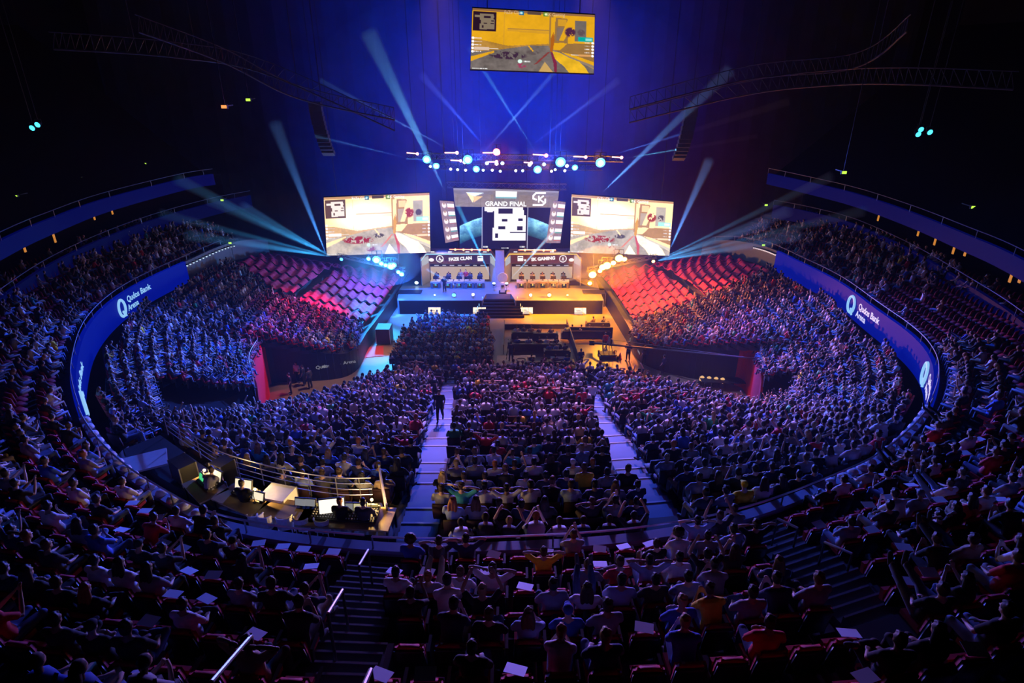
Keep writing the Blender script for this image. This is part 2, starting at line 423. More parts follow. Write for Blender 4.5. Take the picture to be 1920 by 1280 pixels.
    for i in range(5):
        y = .475 + i * .055; c.disc(.015, y, .012, (1.3, 1.2, 1.2)); c.disc(.985, y - .0, .012, (1.3, 1.2, 1.2))
        ticks(c, .03, y - .008, .06, .014, (.9, .8, .75), i); ticks(c, .92, y - .008, .04, .014, (.9, .8, .75), i + 9)
    c.rect(.03, .615, .15, .665, (1.4, 1.2, 1.1) if hot else (.75, .55, .42)); c.rect(.15, .63, .22, .645, (1, .9, .8))
    c.rect(.87, .675, .97, .705, (1.3, .85, .5) if hot else (.75, .36, .12)); c.rect(.81, .68, .87, .695, (1, .9, .8))
    c.rect(.865, .385, .985, .46, (.5, 1.0, .9) if hot else (.0, .42, .38)); c.rect(.925, .40, .975, .445, (1.2, 1.5, 1.4) if hot else (.3, .75, .7)); ticks(c, .02, .965, .12, .02, (.9, .9, .9), 30)
    c.disc(.40, .83, .02, (.8, 1.1, .95)); ticks(c, .43, .82, .05, .022, (1, 1, 1), 31)
    return c
def picture(canvas, q, name, m, parent, push=.06):
    """grid mesh over the four corners q (bl, br, tr, tl) tinted with the canvas"""
    w_, h_ = canvas.w, canvas.h; u, v = np.meshgrid(np.linspace(0, 1, w_), np.linspace(1, 0, h_))
    bl, br, tr, tl = [np.array(p) for p in q]; u = u[..., None]; v = v[..., None]
    P = (bl * (1 - u) + br * u) * (1 - v) + (tl * (1 - u) + tr * u) * v
    nrm = np.cross(br - bl, tl - bl); nrm /= np.linalg.norm(nrm); P = P + nrm * push
    me = bpy.data.meshes.new(name); nv = w_ * h_
    me.vertices.add(nv); me.vertices.foreach_set('co', P.reshape(-1).astype(np.float32))
    i, j = np.meshgrid(np.arange(w_ - 1), np.arange(h_ - 1)); a = (j * w_ + i).reshape(-1)
    f = np.stack([a, a + w_, a + w_ + 1, a + 1], 1).astype(np.int32)
    me.loops.add(f.size); me.loops.foreach_set('vertex_index', f.reshape(-1)); me.polygons.add(len(f))
    me.polygons.foreach_set('loop_start', np.arange(0, f.size, 4, dtype=np.int32)); me.polygons.foreach_set('loop_total', np.full(len(f), 4, np.int32))
    me.update(calc_edges=True)
    t = me.attributes.new('tint', 'FLOAT_COLOR', 'POINT'); col = np.ones((nv, 4), np.float32); col[:, :3] = canvas.a.reshape(-1, 3); t.data.foreach_set('color', col.reshape(-1))
    me.materials.append(m); o = bpy.data.objects.new(name, me); C.objects.link(o); o.parent = parent
    return o
pic_m = attr_mat('led_picture', 1.0)
type_m = lampmat('screen_type', (1, 1, 1), 1.1)
def place_text(txt, size, m, q, uv, parent, name='lettering', push=.10, sx=1.0, bold=0):
    bl, br, tr, tl = [Vector(p) for p in q]; u, v = uv
    p = (bl * (1 - u) + br * u) * (1 - v) + (tl * (1 - u) + tr * u) * v
    X = (br - bl).normalized(); Y = (tl - bl); Z = X.cross(Y).normalized(); Y = Z.cross(X)
    me = text_mesh(txt, size, m, bold=bold); me.transform(Matrix(((X.x * sx, Y.x, Z.x, p.x + Z.x * push), (X.y * sx, Y.y, Z.y, p.y + Z.y * push), (X.z * sx, Y.z, Z.z, p.z + Z.z * push), (0, 0, 0, 1))))
    o = bpy.data.objects.new(name, me); C.objects.link(o); o.parent = parent; return o
cable_m = mat('steel_cable', (.1, .1, .11), .5, .6)
def hang(parent, pts, top=40.02):
    mb = MB()
    for p in pts: mb.tube([p, (p[0], p[1], top)], .03, 5)
    mb.build('hanging_cable', cable_m, parent)
def screen(name, corners, Y, label, kind, th=.5):
    q = [atY(*p, y) for p, y in zip(corners, Y)]
    root = empty(name, (0, 0, 0), label, 'screen')
    n = (q[1] - q[0]).cross(q[3] - q[0]).normalized()
    MB().panel(q, th, -n).build('cabinet', black, root)
    fr = MB(); ring_ = [q[0], q[1], q[2], q[3]]; fr.tube(ring_, .07, 4, closed=True); fr.build('frame', black, root)
    if kind: picture(game_picture(kind), q, 'picture', pic_m, root)
    hang(root, [q[3].lerp(q[2], t) - n * .25 for t in (.12, .88)])
    return root, q
root, q = screen('video_screen', [(613, 479), (807, 473), (805, 361), (607, 370)], (61, 63, 63, 61), 'large hanging video screen left of the stage showing a game, cyan floods below it', 'left')
for t, uv, s in (('FaZe Clan', (.33, .963), .36), ('SK Gaming', (.68, .963), .36)): place_text(t, s, type_m, q, uv, root)
root, q = screen('video_screen', [(1069, 473), (1255, 479), (1263, 378), (1072, 364)], (63, 61, 61, 63), 'large hanging video screen right of the stage showing a game, amber floods below it', 'right')
for t, uv, s in (('FaZe Clan', (.33, .963), .36), ('SK Gaming', (.68, .963), .36)): place_text(t, s, type_m, q, uv, root)
root, q = screen('video_screen', [(882, 130), (1113, 138), (1115, 28), (886, 15)], (42, 42, 42, 42), 'amber video screen hanging alone high above the hall, near the roof', 'top')
for t, uv, s in (('FaZe Clan', (.33, .963), .25), ('SK Gaming', (.68, .963), .25)): place_text(t, s, lampmat('dim_screen_type', (1, .7, .4), .7), q, uv, root)

# centre screen: header, map, earth at both sides, tilted side columns
def map_picture():
    c = Canvas(180, 84, bg=(.004, .008, .05))
    # planet rim on both sides of the map
    for (x0, x1, s_) in ((0, .245, 1), (.745, 1, 1)):
        pass
    X, Y = c.X, c.Y; arc = .19 + 1.1 * (X - .5) ** 2; m = ((Y > arc) & (Y < arc + .42)); sh = np.clip(1 - (Y - arc) / .42, 0, 1)
    col = np.stack([.05 + .25 * sh * c.n * 2, .30 + .55 * sh * c.n * 1.6, .55 + .5 * sh], -1) * (.25 + sh[..., None] * .9) * (.5 + c.n[..., None])
    c.a = np.where(m[..., None], col, c.a)
    c.rect(.245, 0, .745, 1, (.01, .008, .05)); c.rect(.245, 0, .25, 1, (.7, .7, .9)); c.rect(.74, 0, .745, 1, (.7, .7, .9))
    W = (1.15, 1.1, 1.15)
    for r in [(.27, .02, .69, .12), (.38, .10, .70, .75), (.36, .50, .72, .80), (.30, .06, .36, .14), (.60, .02, .66, .30), (.70, .22, .72, .74)]: c.rect(*r, W)
    for r in [(.42, .06, .58, .18), (.64, .28, .69, .34), (.42, .46, .50, .54), (.63, .46, .69, .56), (.39, .63, .42, .74), (.46, .30, .52, .36), (.55, .60, .72, .615)]: c.rect(*r, (.02, .015, .07))
    ticks(c, .26, .93, .06, .03, (.8, .8, .8), 3); ticks(c, .46, .96, .08, .03, (.8, .8, .8), 4); ticks(c, .66, .93, .06, .03, (.8, .8, .8), 5)
    return c
def header_picture():
    c = Canvas(200, 36, bg=(.26, .22, .24)); c.a *= (.7 + .6 * c.n[..., None])
    for i in range(9): c.rect(.03 + i * .11, .32, .035 + i * .11, 1, (.10, .08, .09), alpha=.6)
    c.rect(0, .0, 1, .12, (.45, .42, .5), alpha=.6); c.rect(0, .30, .38, 1, (.42, .30, .20), n=.4, alpha=.4); c.rect(.62, .30, 1, 1, (.42, .28, .2), n=.4, alpha=.35)
    c.rect(.40, .12, .60, .42, (1.3, 1.3, 1.35)); c.rect(.40, .42, .60, .50, (.25, .55, .6))
    c.poly([(.12, .22), (.29, .22), (.20, .42)], (1.0, 1.2, 1.3)); c.poly([(.12, .22), (.20, .42), (.18, .78), (.15, .5)], (1.2, 1.0, .5)); c.poly([(.19, .42), (.28, .42), (.23, .60), (.19, .75)], (1.1, .7, .3))
    return c
def column_picture():
    c = Canvas(40, 90, bg=(.35, .22, .26)); c.a *= (.7 + .6 * c.n[..., None])
    for i in range(5):
        y = .05 + i * .19; c.ellip(.28, y + .06, .17, .07, (1.1, .95, .9)); c.ellip(.28, y + .02, .08, .03, (.5, .3, .25)); c.rect(.50, y + .02, .97, y + .10, (1.1, 1.1, 1.15)); c.rect(.5, y + .11, .97, y + .13, (.1, .5, .45) if i % 2 else (.6, .15, .15))
    return c
root = empty('video_screen', (0, 0, 0), 'centre video screen over the stage with white map and header strip', 'screen')
qm = [atY(*p, 64.4) for p in ((862, 466), (1032, 466), (1034, 386), (862, 386))]
MB().panel(qm, .4, (0, 1, 0)).build('cabinet', black, root); picture(map_picture(), qm, 'map_picture', pic_m, root)
qh = [atY(*p, 64.0) for p in ((853, 387), (1043, 389), (1049, 358), (850, 352))]
MB().panel(qh, .4, (0, 1, 0)).build('header_cabinet', black, root); picture(header_picture(), qh, 'header_picture', pic_m, root)
place_text('GRAND FINAL', .66, type_m, qh, (.50, .18), root, bold=.02).name = 'lettering'
# three-stroke emblem at the right of the header: two hooks round a pointed k
Xc = qh[0].lerp(qh[1], .82); Xt = qh[3].lerp(qh[2], .82); cen = Xc.lerp(Xt, .5); s_ = 1.0
em = MB(); Yp = cen.y - .12
def stroke(P, w_):
    for a, b in zip(P[:-1], P[1:]):
        A_, B_ = Vector((a[0], 0, a[1])), Vector((b[0], 0, b[1])); t = (B_ - A_).normalized(); n = Vector((-t.z, 0, t.x)) * w_ / 2
        em.panel([Vector((cen.x, Yp, cen.z)) + p for p in (A_ - n - t * w_ * .3, B_ - n + t * w_ * .3, B_ + n + t * w_ * .3, A_ + n - t * w_ * .3)], .04)
stroke([(.62, .62), (-.35, .62), (-.62, .35), (-.62, .05), (-.3, -.05)], .18); stroke([(-.62, -.6), (.35, -.6), (.62, -.35), (.62, .0)], .18); stroke([(-.05, .3), (-.05, -.3)], .16); stroke([(.42, .32), (0, 0), (.42, -.3)], .16)
em.build('emblem', type_m, root)
hang(root, [qh[3].lerp(qh[2], t) + Vector((0, .2, 0)) for t in (.1, .9)])
for q4, YY, side in ((((836, 452), (861, 447), (851, 375), (825, 373)), (64.0, 64.8, 64.8, 64.0), 'left'), (((1024, 452), (1050, 452), (1060, 376), (1034, 373)), (64.8, 64.0, 64.0, 64.8), 'right')):
    root = empty('side_screen', (0, 0, 0), 'narrow tilted screen with player portraits at the centre screen\'s %s edge' % side, 'screen')
    q = [atY(*p, y) - Vector((0, .7, 0)) for p, y in zip(q4, YY)]
    MB().panel(q, .3, (0, 1, 0)).build('cabinet', black, root); picture(column_picture(), q, 'portraits', pic_m, root)
    hang(root, [q[3].lerp(q[2], .5) + Vector((0, .15, 0))])

# ---------------------------------------------------------------- trusses, lamps and beams
truss_m = mat('truss_aluminium', (.35, .36, .4), .35, .8)
def truss(name, a, b, wdt, label, n=None, hangs=(.1, .9), r=.035, tops=None):
    root = empty(name, a, label, 'truss'); a, b = Vector(a), Vector(b); d = b - a; L = d.length; d.normalize()
    side = d.cross(Vector((0, 0, 1))).normalized() * wdt / 2; up = Vector((0, 0, wdt / 2)); n = n or int(L / wdt)
    ch = MB(); br = MB(); o = a
    cs = [side + up, -side + up, -side - up, side - up]
    for c in cs: ch.tube([a + c - o, b + c - o], r, 5)
    for i in range(n):
        p, q = a + d * L * i / n - o, a + d * L * (i + 1) / n - o
        for k in range(4):
            c1, c2 = cs[k], cs[(k + 1) % 4]
            br.tube([p + c1, q + c2] if i % 2 else [p + c2, q + c1], r * .6, 4); 
    ch.build('chord', truss_m, root); br.build('bracing', truss_m, root)
    hb = MB()
    for k, t in enumerate(hangs):
        p = a + d * L * t - o; hb.tube([p + up, tops[k] - o if tops else (p.x, p.y, 40.02 - a.z)], .03, 4)
    hb.build('hanging_cable', cable_m, root)
    return root
P = atY
truss('lighting_truss', P(762, 292, RIGY), P(1168, 298, RIGY), .5, 'long flown lighting truss carrying the blue floods above the stage')
truss('lighting_truss', P(800, 312, RIGY + 3), P(1130, 314, RIGY + 3), .5, 'second flown truss just behind and below the one with the blue floods')
truss('screen_truss', P(838, 346, 64.2), P(1062, 350, 64.2), .55, 'silver box truss directly above the centre screen')
body_m = mat('lamp_housing', (.03, .03, .035), .45)
L_cyan = lampmat('lens_cyan', (.05, .45, 1), 7); L_core = lampmat('lens_core', (.8, .95, 1), 12); L_cyan2 = lampmat('lens_blue_white', (.45, .75, 1), 6)
L_amber = lampmat('lens_amber', (1, .48, .08), 16); L_red = lampmat('lens_red', (1, .10, .12), 14); L_white = lampmat('lens_white', (1, .93, .85), 5); L_pink = lampmat('lens_pink', (1, .45, .5), 3)
def lamp(p, m, r, label, name='flood_lamp', cat='stage light', group=None, rod=1.0, face=(0, -1, -.25), clamp=None):
    """housing, lens disc facing out, yoke; hung from above (rod > 0) or standing (rod < 0)"""
    p = Vector(p); root = empty(name, p, label, cat, group)
    f = Vector(face).normalized(); M = f.to_track_quat('Z', 'Y').to_matrix()
    MB().tube([-f * r * 1.9, -f * r * .9, -f * .02], [r * .55, r * .95, r * 1.08], 14).build('housing', body_m, root)
    vs = []; fs = []
    MB().ball((0, 0, 0), (r, r, r * .28), 16, 6, M).build('lens', m, root, smooth=True)
    if m is L_cyan and r > .2: MB().ball(f * r * .2, (r * .6, r * .6, r * .25), 12, 6, M).build('bulb', L_core, root, smooth=True)
    s = M @ Vector((1, 0, 0)); y = MB()
    top = Vector((0, 0, 1 if rod > 0 else -1)) * r * 1.7
    y.tube([s * r * 1.2 - f * r, s * r * 1.2 - f * r + top, -s * r * 1.2 - f * r + top, -s * r * 1.2 - f * r], r * .09, 5)
    if clamp is not None: y.tube([-f * r + top, Vector(clamp) - p], max(r * .12, .02), 5)
    elif rod: y.tube([-f * r + top, -f * r + top + Vector((0, 0, rod))], r * .12, 5)
    y.build('yoke', body_m, root)
    return root
def on_line(a, b, x): t = (x - a.x) / (b.x - a.x); return a + (b - a) * t
TA = (P(762, 292, RIGY), P(1168, 298, RIGY)); TB = (P(800, 312, RIGY + 3), P(1130, 314, RIGY + 3))
ORD = ['first', 'second', 'third', 'fourth', 'fifth', 'sixth', 'seventh', 'eighth', 'ninth', 'tenth', 'eleventh', 'twelfth', 'thirteenth', 'fourteenth', 'fifteenth', 'sixteenth', 'seventeenth', 'eighteenth', 'nineteenth', 'twentieth'] + ['%dth' % i if i % 10 not in (1, 2, 3) or 10 < i % 100 < 14 else '%d%s' % (i, {1: 'st', 2: 'nd', 3: 'rd'}[i % 10]) for i in range(21, 140)]
for i, (pp, tg, c) in enumerate(FLOODS):
    r = (.38, .30, .44, .32, .38, .48, .28, .46)[i]
    lamp(P(*pp, RIGY - .9), L_cyan, r, 'glaring cyan flood on the flown truss, %s of eight counted from its left end' % ORD[i], group='cyan floods on the flown truss', clamp=on_line(*TA, P(*pp, RIGY - .9).x))
lamp(P(931, 285, RIGY - .9), L_red, .34, 'glaring red flood near the middle of the flown truss', clamp=on_line(*TA, P(931, 285, RIGY - .9).x))
spot('red_flood_light', P(931, 285, RIGY - 1.3), (-2, 20, 10), RED, 9000, 70, .8, .3)
for i, (x, y) in enumerate(((845, 317), (858, 318), (873, 319), (906, 319), (923, 319), (938, 321), (967, 320), (980, 320), (1034, 321), (1041, 318), (1059, 320), (807, 312), (931, 307), (942, 306), (993, 309), (1020, 308), (1063, 311), (913, 306), (871, 304))):
    lamp(P(x, y, RIGY - .5), (L_white, L_cyan2)[i % 2], .13 if i < 12 else .17, 'small %s lamp under the flown truss, %s of that row from the left' % (('white', 'pale blue')[i % 2], ORD[sorted([845, 858, 873, 906, 923, 938, 967, 980, 1034, 1041, 1059, 807, 931, 942, 993, 1020, 1063, 913, 871]).index(x)]), 'spot_lamp', group='small lamps under the flown truss', clamp=on_line(*TA, P(x, y, RIGY - .5).x))
# pixel battens of the rig: thin red-white bars
for i, (x0, y0, x1, y1, s) in enumerate(((763, 286, 783, 288, .5), (834, 286, 857, 286, 1), (905, 286, 934, 286, 1.6), (999, 289, 1024, 291, 1.2), (1075, 293, 1098, 294, .8), (1147, 294, 1165, 295, .7), (845, 300, 864, 301, .5), (914, 303, 931, 303, .9), (982, 304, 996, 305, .8))):
    a, b = P(x0, y0, RIGY - .7), P(x1, y1, RIGY - .7)
    root = empty('light_batten', a, 'thin glowing pink bar on the flown truss, %s of nine from its left end' % ORD[sorted([763, 834, 905, 999, 1075, 1147, 845, 914, 982]).index(x0)], 'stage light', 'pink light battens on the flown truss')
    MB().box((b - a) / 2, ((b - a).length + .1, .16, .16)).build('housing', body_m, root)
    MB().tube([Vector((0, -.1, 0)), b - a + Vector((0, -.1, 0))], .06, 6).build('tube', L_pink, root)
    mid = (a + b) / 2; MB().tube([mid - a, on_line(*TA, mid.x) - a], .03, 5).build('clamp', body_m, root)
    MB().ball(b - a + Vector((0, -.14, 0)), .12 + .05 * s).build('end_lens', L_red if s > 1 else L_pink, root)
# red battens over the booths
for (x0, x1, y, sd, n) in ((843, 920, 467, 'left', 5), (972, 1042, 468, 'right', 4)):
    a, b = P(x0, y, 65), P(x1, y + 1, 65); root = empty('light_batten', a, 'long red glowing bar above the %s player booth' % sd, 'stage light')
    MB().box((b - a) / 2, ((b - a).length, .15, .15)).build('housing', body_m, root)
    MB().tube([Vector((0, -.1, 0)), b - a + Vector((0, -.1, 0))], .045, 6).build('tube', lampmat('tube_red', (1, .12, .05), 6), root)
    for k in range(n): MB().ball((b - a) * ((k + .7) / n) + Vector((0, -.14, 0)), .11).build('bulb', lampmat('bulb_orange', (1, .25, .05), 14), root)
    hang(root, [])if 0 else None
    mb = MB(); mb.tube([(b - a) * .2, (b - a) * .2 + Vector((0, 0, 24))], .02, 4); mb.tube([(b - a) * .8, (b - a) * .8 + Vector((0, 0, 24))], .02, 4); mb.build('hanging_cable', cable_m, root)
# side clusters under the left and right screens, flown on short bars
TL = (P(632, 478, 60.4), P(760, 505, 60.4)); TR_ = (P(1100, 505, 60.4), P(1232, 480, 60.4))
def cluster(lst, Y, m, side, col, word):
    n = len(lst)
    for i, (x, y, r) in enumerate(lst):
        lamp(P(x, y, Y), m, r, '%s lamp under the %s screen, %s in that cluster from the %s' % (word, side, ORD[i], 'left' if side == 'left' else 'right'), 'cluster_lamp', group='%s lamps under the %s screen' % (word, side), clamp=on_line(*(TL if side == 'left' else TR_), P(x, y, Y).x))
cluster([(640, 486, .16), (691, 485, .22), (706, 487, .42), (715, 494, .26), (723, 497, .22), (733, 499, .40), (738, 497, .3), (747, 510, .22), (753, 514, .26)], 60, L_cyan, 'left', CYAN, 'cyan')
cluster([(1225, 490, .16), (1171, 486, .24), (1161, 484, .40), (1150, 493, .26), (1138, 498, .40), (1130, 501, .34), (1125, 508, .22), (1111, 515, .38), (1106, 531, .22)], 60, L_amber, 'right', AMBER, 'amber')
for side, a, b in (('left', P(632, 478, 60.4), P(760, 505, 60.4)), ('right', P(1100, 505, 60.4), P(1232, 480, 60.4))):
    truss('lighting_truss', a, b, .35, 'short sloping truss holding the lamps beneath the %s screen' % side, r=.025, tops=[P(645, 475, 61.9), P(748, 472, 62.5)] if side == 'left' else [P(1112, 473, 62.6), P(1220, 474, 61.6)])
# ---- the beams: narrow moving-head spots shining into the haze
smoke_m = bpy.data.materials.new('beam_smoke'); smoke_m.use_nodes = True
_n = smoke_m.node_tree; _n.nodes.remove(_n.nodes['Principled BSDF']); _v = _n.nodes.new('ShaderNodeVolumeScatter')
_v.inputs['Density'].default_value = .14; _v.inputs['Color'].default_value = (.95, .97, 1, 1); _n.links.new(_v.outputs[0], _n.nodes['Material Output'].inputs['Volume'])
def shaft(a, b, deg, word, r0=.07, ext=1.0):
    """the smoke that the lamp lights up: a slim cone of denser haze from the lamp outward"""
    a, b = Vector(a), Vector(b); d = b - a; L = d.length * ext; d.normalize()
    o = MB().tube([Vector((0, 0, 0)) + d * .25, d * L], [r0, r0 + L * math.tan(math.radians(deg / 2)) * 1.02], 20).build('light_beam', smoke_m)
    o.location = a
    return tag(o, word, 'light beam', kind='stuff')
def beam(p, Y, q, Yq, col, power, deg, word='cyan shaft of smoky light', ext=1.0):
    a, b = P(*p, Y), P(*q, Yq); shaft(a, b, deg, word, ext=ext)
    return spot('beam_light', a, b, col, power, deg, .4, .05)
BC = (.03, .42, 1)
BP = 210000
for q, dg, k in (((330, 335), 2.6, 1.2), ((390, 375), 2.2, 1.4), ((455, 385), 2.0, 1), ((350, 440), 3.0, 1), ((440, 450), 2.5, .8), ((300, 400), 2.2, .7)):
    beam((622, 481), 61, q, 46, BC, BP * k, dg, 'cyan shaft of light fanning up and left from below the left screen')
for q, dg, k in (((1480, 395), 2.6, 1.4), ((1440, 420), 2.2, 1.2), ((1500, 440), 3.0, 1.3), ((1560, 330), 2.0, .8), ((1450, 455), 2.2, .8), ((1620, 395), 2.2, .6)):
    beam((1232, 489), 61, q, 46, BC, BP * k, dg, 'cyan shaft of light fanning up and right from below the right screen')
# wide soft shafts and crossing thin shafts from the rig
for p, q, dg, k, c in (((836, 362), (690, 60), 5.0, .8, (.12, .5, 1)), ((612, 478), (515, 230), 4.0, .5, (.06, .3, 1)), ((1128, 362), (1370, 130), 4.0, .5, (.10, .35, 1)),
                       ((850, 284), (600, 150), 1.6, .7, (.15, .4, 1)), ((905, 288), (1040, 135), 1.8, 1.1, (.12, .35, 1)), ((1005, 286), (880, 90), 1.8, 1.2, (.10, .55, 1)),
                       ((1000, 270), (1160, 150), 2.4, .5, (.08, .2, 1)), ((905, 270), (790, 140), 3, .5, (.05, .12, 1)), ((1165, 298), (1420, 255), 1.2, .9, (.12, .6, 1)), ((770, 298), (590, 255), 1.4, .7, (.1, .4, 1)),
                       ((1255, 470), (1330, 300), 4.0, .5, (.08, .3, 1)), ((1150, 290), (1480, 190), 2.0, .4, (.06, .2, 1))):
    beam(p, RIGY, q, RIGY - 8, c, BP * k, dg, 'soft blue shaft of light crossing the dark air around the flown rig')
# two cyan beams crossing down onto the front of the stage, their lamps on the deck
DZ = 1.5
for (x, y), q in (((926, 531), (858, 385)), ((950, 531), (1040, 432))):
    a = P(x, y, 63.0); aa = a + (P(*q, 62.7) - a).normalized() * .4; spot('beam_light', aa, P(*q, 62.7), (.05, .6, 1), 160000, 3.2, .4, .03); shaft(a, P(*q, 62.7), 2.6, 'bright cyan beam rising from the stage lip %s the trophy' % ('left of' if x < 940 else 'right of'))
    lamp(a, L_cyan2, .17, 'moving-head lamp on the stage lip %s the trophy sending a cyan beam up' % ('left of' if x < 940 else 'right of'), 'moving_head', rod=-1.0, face=(0, -.3, 1))
for (x, y), q, c, wd in (((887, 552), (800, 505), (.15, .6, 1), 'blue'), ((995, 553), (1120, 505), (1, .55, .3), 'pale orange')):
    a = at(x, y, DZ + .45); aa = a + (P(*q, 62) - a).normalized() * .4; spot('beam_light', aa, P(*q, 62), c, 120000, 2.8, .4, .03); shaft(a, P(*q, 62), 2.6, '%s beam slanting up from the stage front' % wd)
    lamp(a, L_white, .15, 'moving-head lamp at the front edge of the stage with a %s beam' % wd, 'moving_head', rod=-.25, face=(0, -.6, .6))
for (x, y), wd, m in (((851, 553), 'blue-white', L_cyan), ((1030, 553), 'amber', L_amber), ((781, 530), 'blue', L_cyan2), ((815, 553), 'dim blue', L_cyan2), ((1064, 553), 'dim amber', L_amber)):
    lamp(at(x, y, DZ + .35), m, .20 if 'dim' not in wd else .1, '%s floor lamp standing at the stage front' % wd, 'floor_lamp', rod=-.12)
# washes of colour: blue on the left half, amber on the right
spot('wash_light', P(735, 498, 59.4), at(790, 590, 0), (.02, .12, 1), 30000, 75, .8, .4)
spot('wash_light', P(706, 487, 59.4), at(700, 640, 0), CYAN, 30000, 50, .8, .4)
spot('wash_light', P(1138, 498, 59.4), at(1060, 585, 0), (1, .30, .0), 95000, 70, .8, .4)
spot('wash_light', P(1161, 484, 59.4), at(1230, 560, 4), (1, .22, .05), 70000, 70, .8, .4)
spot('wash_light', P(820, 312, RIGY - 1), at(600, 560, 5), MAGENTA, 60000, 26, .9, .4)
spot('wash_light', P(1078, 312, RIGY - 1), at(1145, 590, 0), (1, .62, .12), 50000, 9, .9, .3)
spot('wash_light', P(800, 312, RIGY - 1), at(742, 590, 0), (.1, .6, 1), 50000, 7, .9, .3)
spot('wash_light', (-2, 50, 20), at(705, 665, 0), (1, .42, .16), 26000, 13, .9, .3)
spot('wash_light', (6, 50, 22), at(1412, 700, 2), (1, .05, .15), 14000, 16, .9, .3)
spot('wash_light', (-8, 50, 22), at(482, 700, 2), (1, .03, .22), 16000, 16, .9, .3)
for x in (-9, 0, 8): spot('drape_light', (x, 69, 19), (x * 1.2, 84, 21), (.0, .035, 1), 15000, 120, 1, .5)  # added spots whose blue on the drape stands in for haze glow
spot('drape_light', (-22, 70, 3), (-16, 84, 14), (.01, .05, 1), 9000, 100, .9, .5)
spot('drape_light', (9, 70, 3), (5, 84, 20), (.03, .04, 1), 4000, 100, .9, .5)
spot('drape_light', (24, 70, 3), (22, 84, 10), (1, .03, .14), 1100, 100, .9, .5)

for x, c in ((-8.5, (.01, .10, 1)), (-3.5, (.02, .12, 1)), (3.2, (1, .28, .0)), (8.2, (1, .28, .0))): spot('deck_fill', (x, 59.5, 17), (x * .95, 63, 1.5), c, 85000, 36, 1, .3)  # added colour on the deck, no fixtures hang here

spot('bay_fill', (-4, 46, 26), at(600, 722, 0), (1, .55, .45), 16000, 17, .9, .3)  # added spots to lighten the two bay floors
spot('bay_fill', (6, 46, 26), at(1310, 722, 0), (.5, .45, 1), 16000, 17, .9, .3)

spot('court_fill', (7, 53, 13.8), (6.5, 57.5, 0), (1, .28, .0), 60000, 42, 1, .3)  # added mid-air spots colouring the court floor, no fixtures
spot('court_fill', (-7, 53, 13.8), (-7, 57.5, 0), (.0, .10, 1), 40000, 40, 1, .3)

spot('rig_glow_fill', (-3.5, 62, 15.2), (-5, 66, 30), (.0, .06, 1), 26000, 120, 1, .3)  # added blue upward spots for a glow in the smoke
spot('rig_glow_fill', (3.5, 62, 15.2), (4, 66, 30), (.0, .06, 1), 26000, 120, 1, .3)
spot('cover_fill', (-6, 58, 16), at(690, 580, 4), (.03, .08, 1), 60000, 14, 1, .3)  # added blue spot on the left covers, no fixture

# ---------------------------------------------------------------- the stage
stage_m = mat('stage_deck', (.20, .20, .20), .38, scale=1)
stage_f = mat('stage_skirt', (.008, .008, .010), .9, spec=.05)
def fl(px, py, z=0): return at(px, py, z)
# deck: front edge with the stair bay in the middle
sy = fl(948, 563, DZ).y; xl, xr = fl(745, 563, DZ).x, fl(1132, 563, DZ).x
deck = MB().slab([(xl, sy), (fl(905, 563, DZ).x, sy), (fl(912, 548, DZ).x, sy + 2.0), (fl(958, 548, DZ).x, sy + 2.0), (fl(966, 563, DZ).x, sy), (xr, sy), (xr, 78), (xl - 2, 78)], .0, DZ)
root = empty('stage', (0, 0, 0), 'wide black stage across the far end of the hall', 'stage')
deck.build('deck', stage_m, root)
MB().box(((xl + xr) / 2 - 5, sy - .06, DZ / 2), ((xr - xl) * .37, .08, DZ)).build('skirt', stage_f, root)
a0, a1 = fl(748, 563, DZ).x, fl(903, 563, DZ).x; b0, b1 = fl(968, 563, DZ).x, fl(1130, 563, DZ).x
bpy.data.objects.remove(root.children[-1])
MB().box(((a0 + a1) / 2, sy - .06, DZ / 2), (a1 - a0, .08, DZ)).build('skirt', stage_f, root)
MB().box(((b0 + b1) / 2, sy - .06, DZ / 2), (b1 - b0, .08, DZ)).build('skirt', stage_f, root)
# centre stairs: octagonal flight coming forward
root = empty('stage_stairs', (fl(938, 575).x, sy, 0), 'black stairs jutting from the middle of the stage front', 'stairs')
for i in range(6):
    w_ = 1.75 + i * .16; MB().box((0, .7 - i * .36, (DZ - .22 * (i + 1)) / 2 + .06), (w_ * 2, .40, DZ - .22 * (i + 1))).build('step', stage_f, root)
ed = MB()
for s_ in (-1, 1):
    for i in range(5): MB().box((s_ * (1.85 + i * .16), .7 - i * .36, DZ - .22 * i - .02), (.06, .3, .28)).build('edge_light', lampmat('edge_light_blue' if s_ < 0 else 'edge_light_amber', (.3, .6, 1) if s_ < 0 else (1, .7, .25), 1.4), root)
for s_ in (-1, 1): MB().box((s_ * .9, .75, DZ - .2), (1.1, .05, .05)).build('step_marker', lampmat('step_marker', (.8, .8, .9), .35), root)
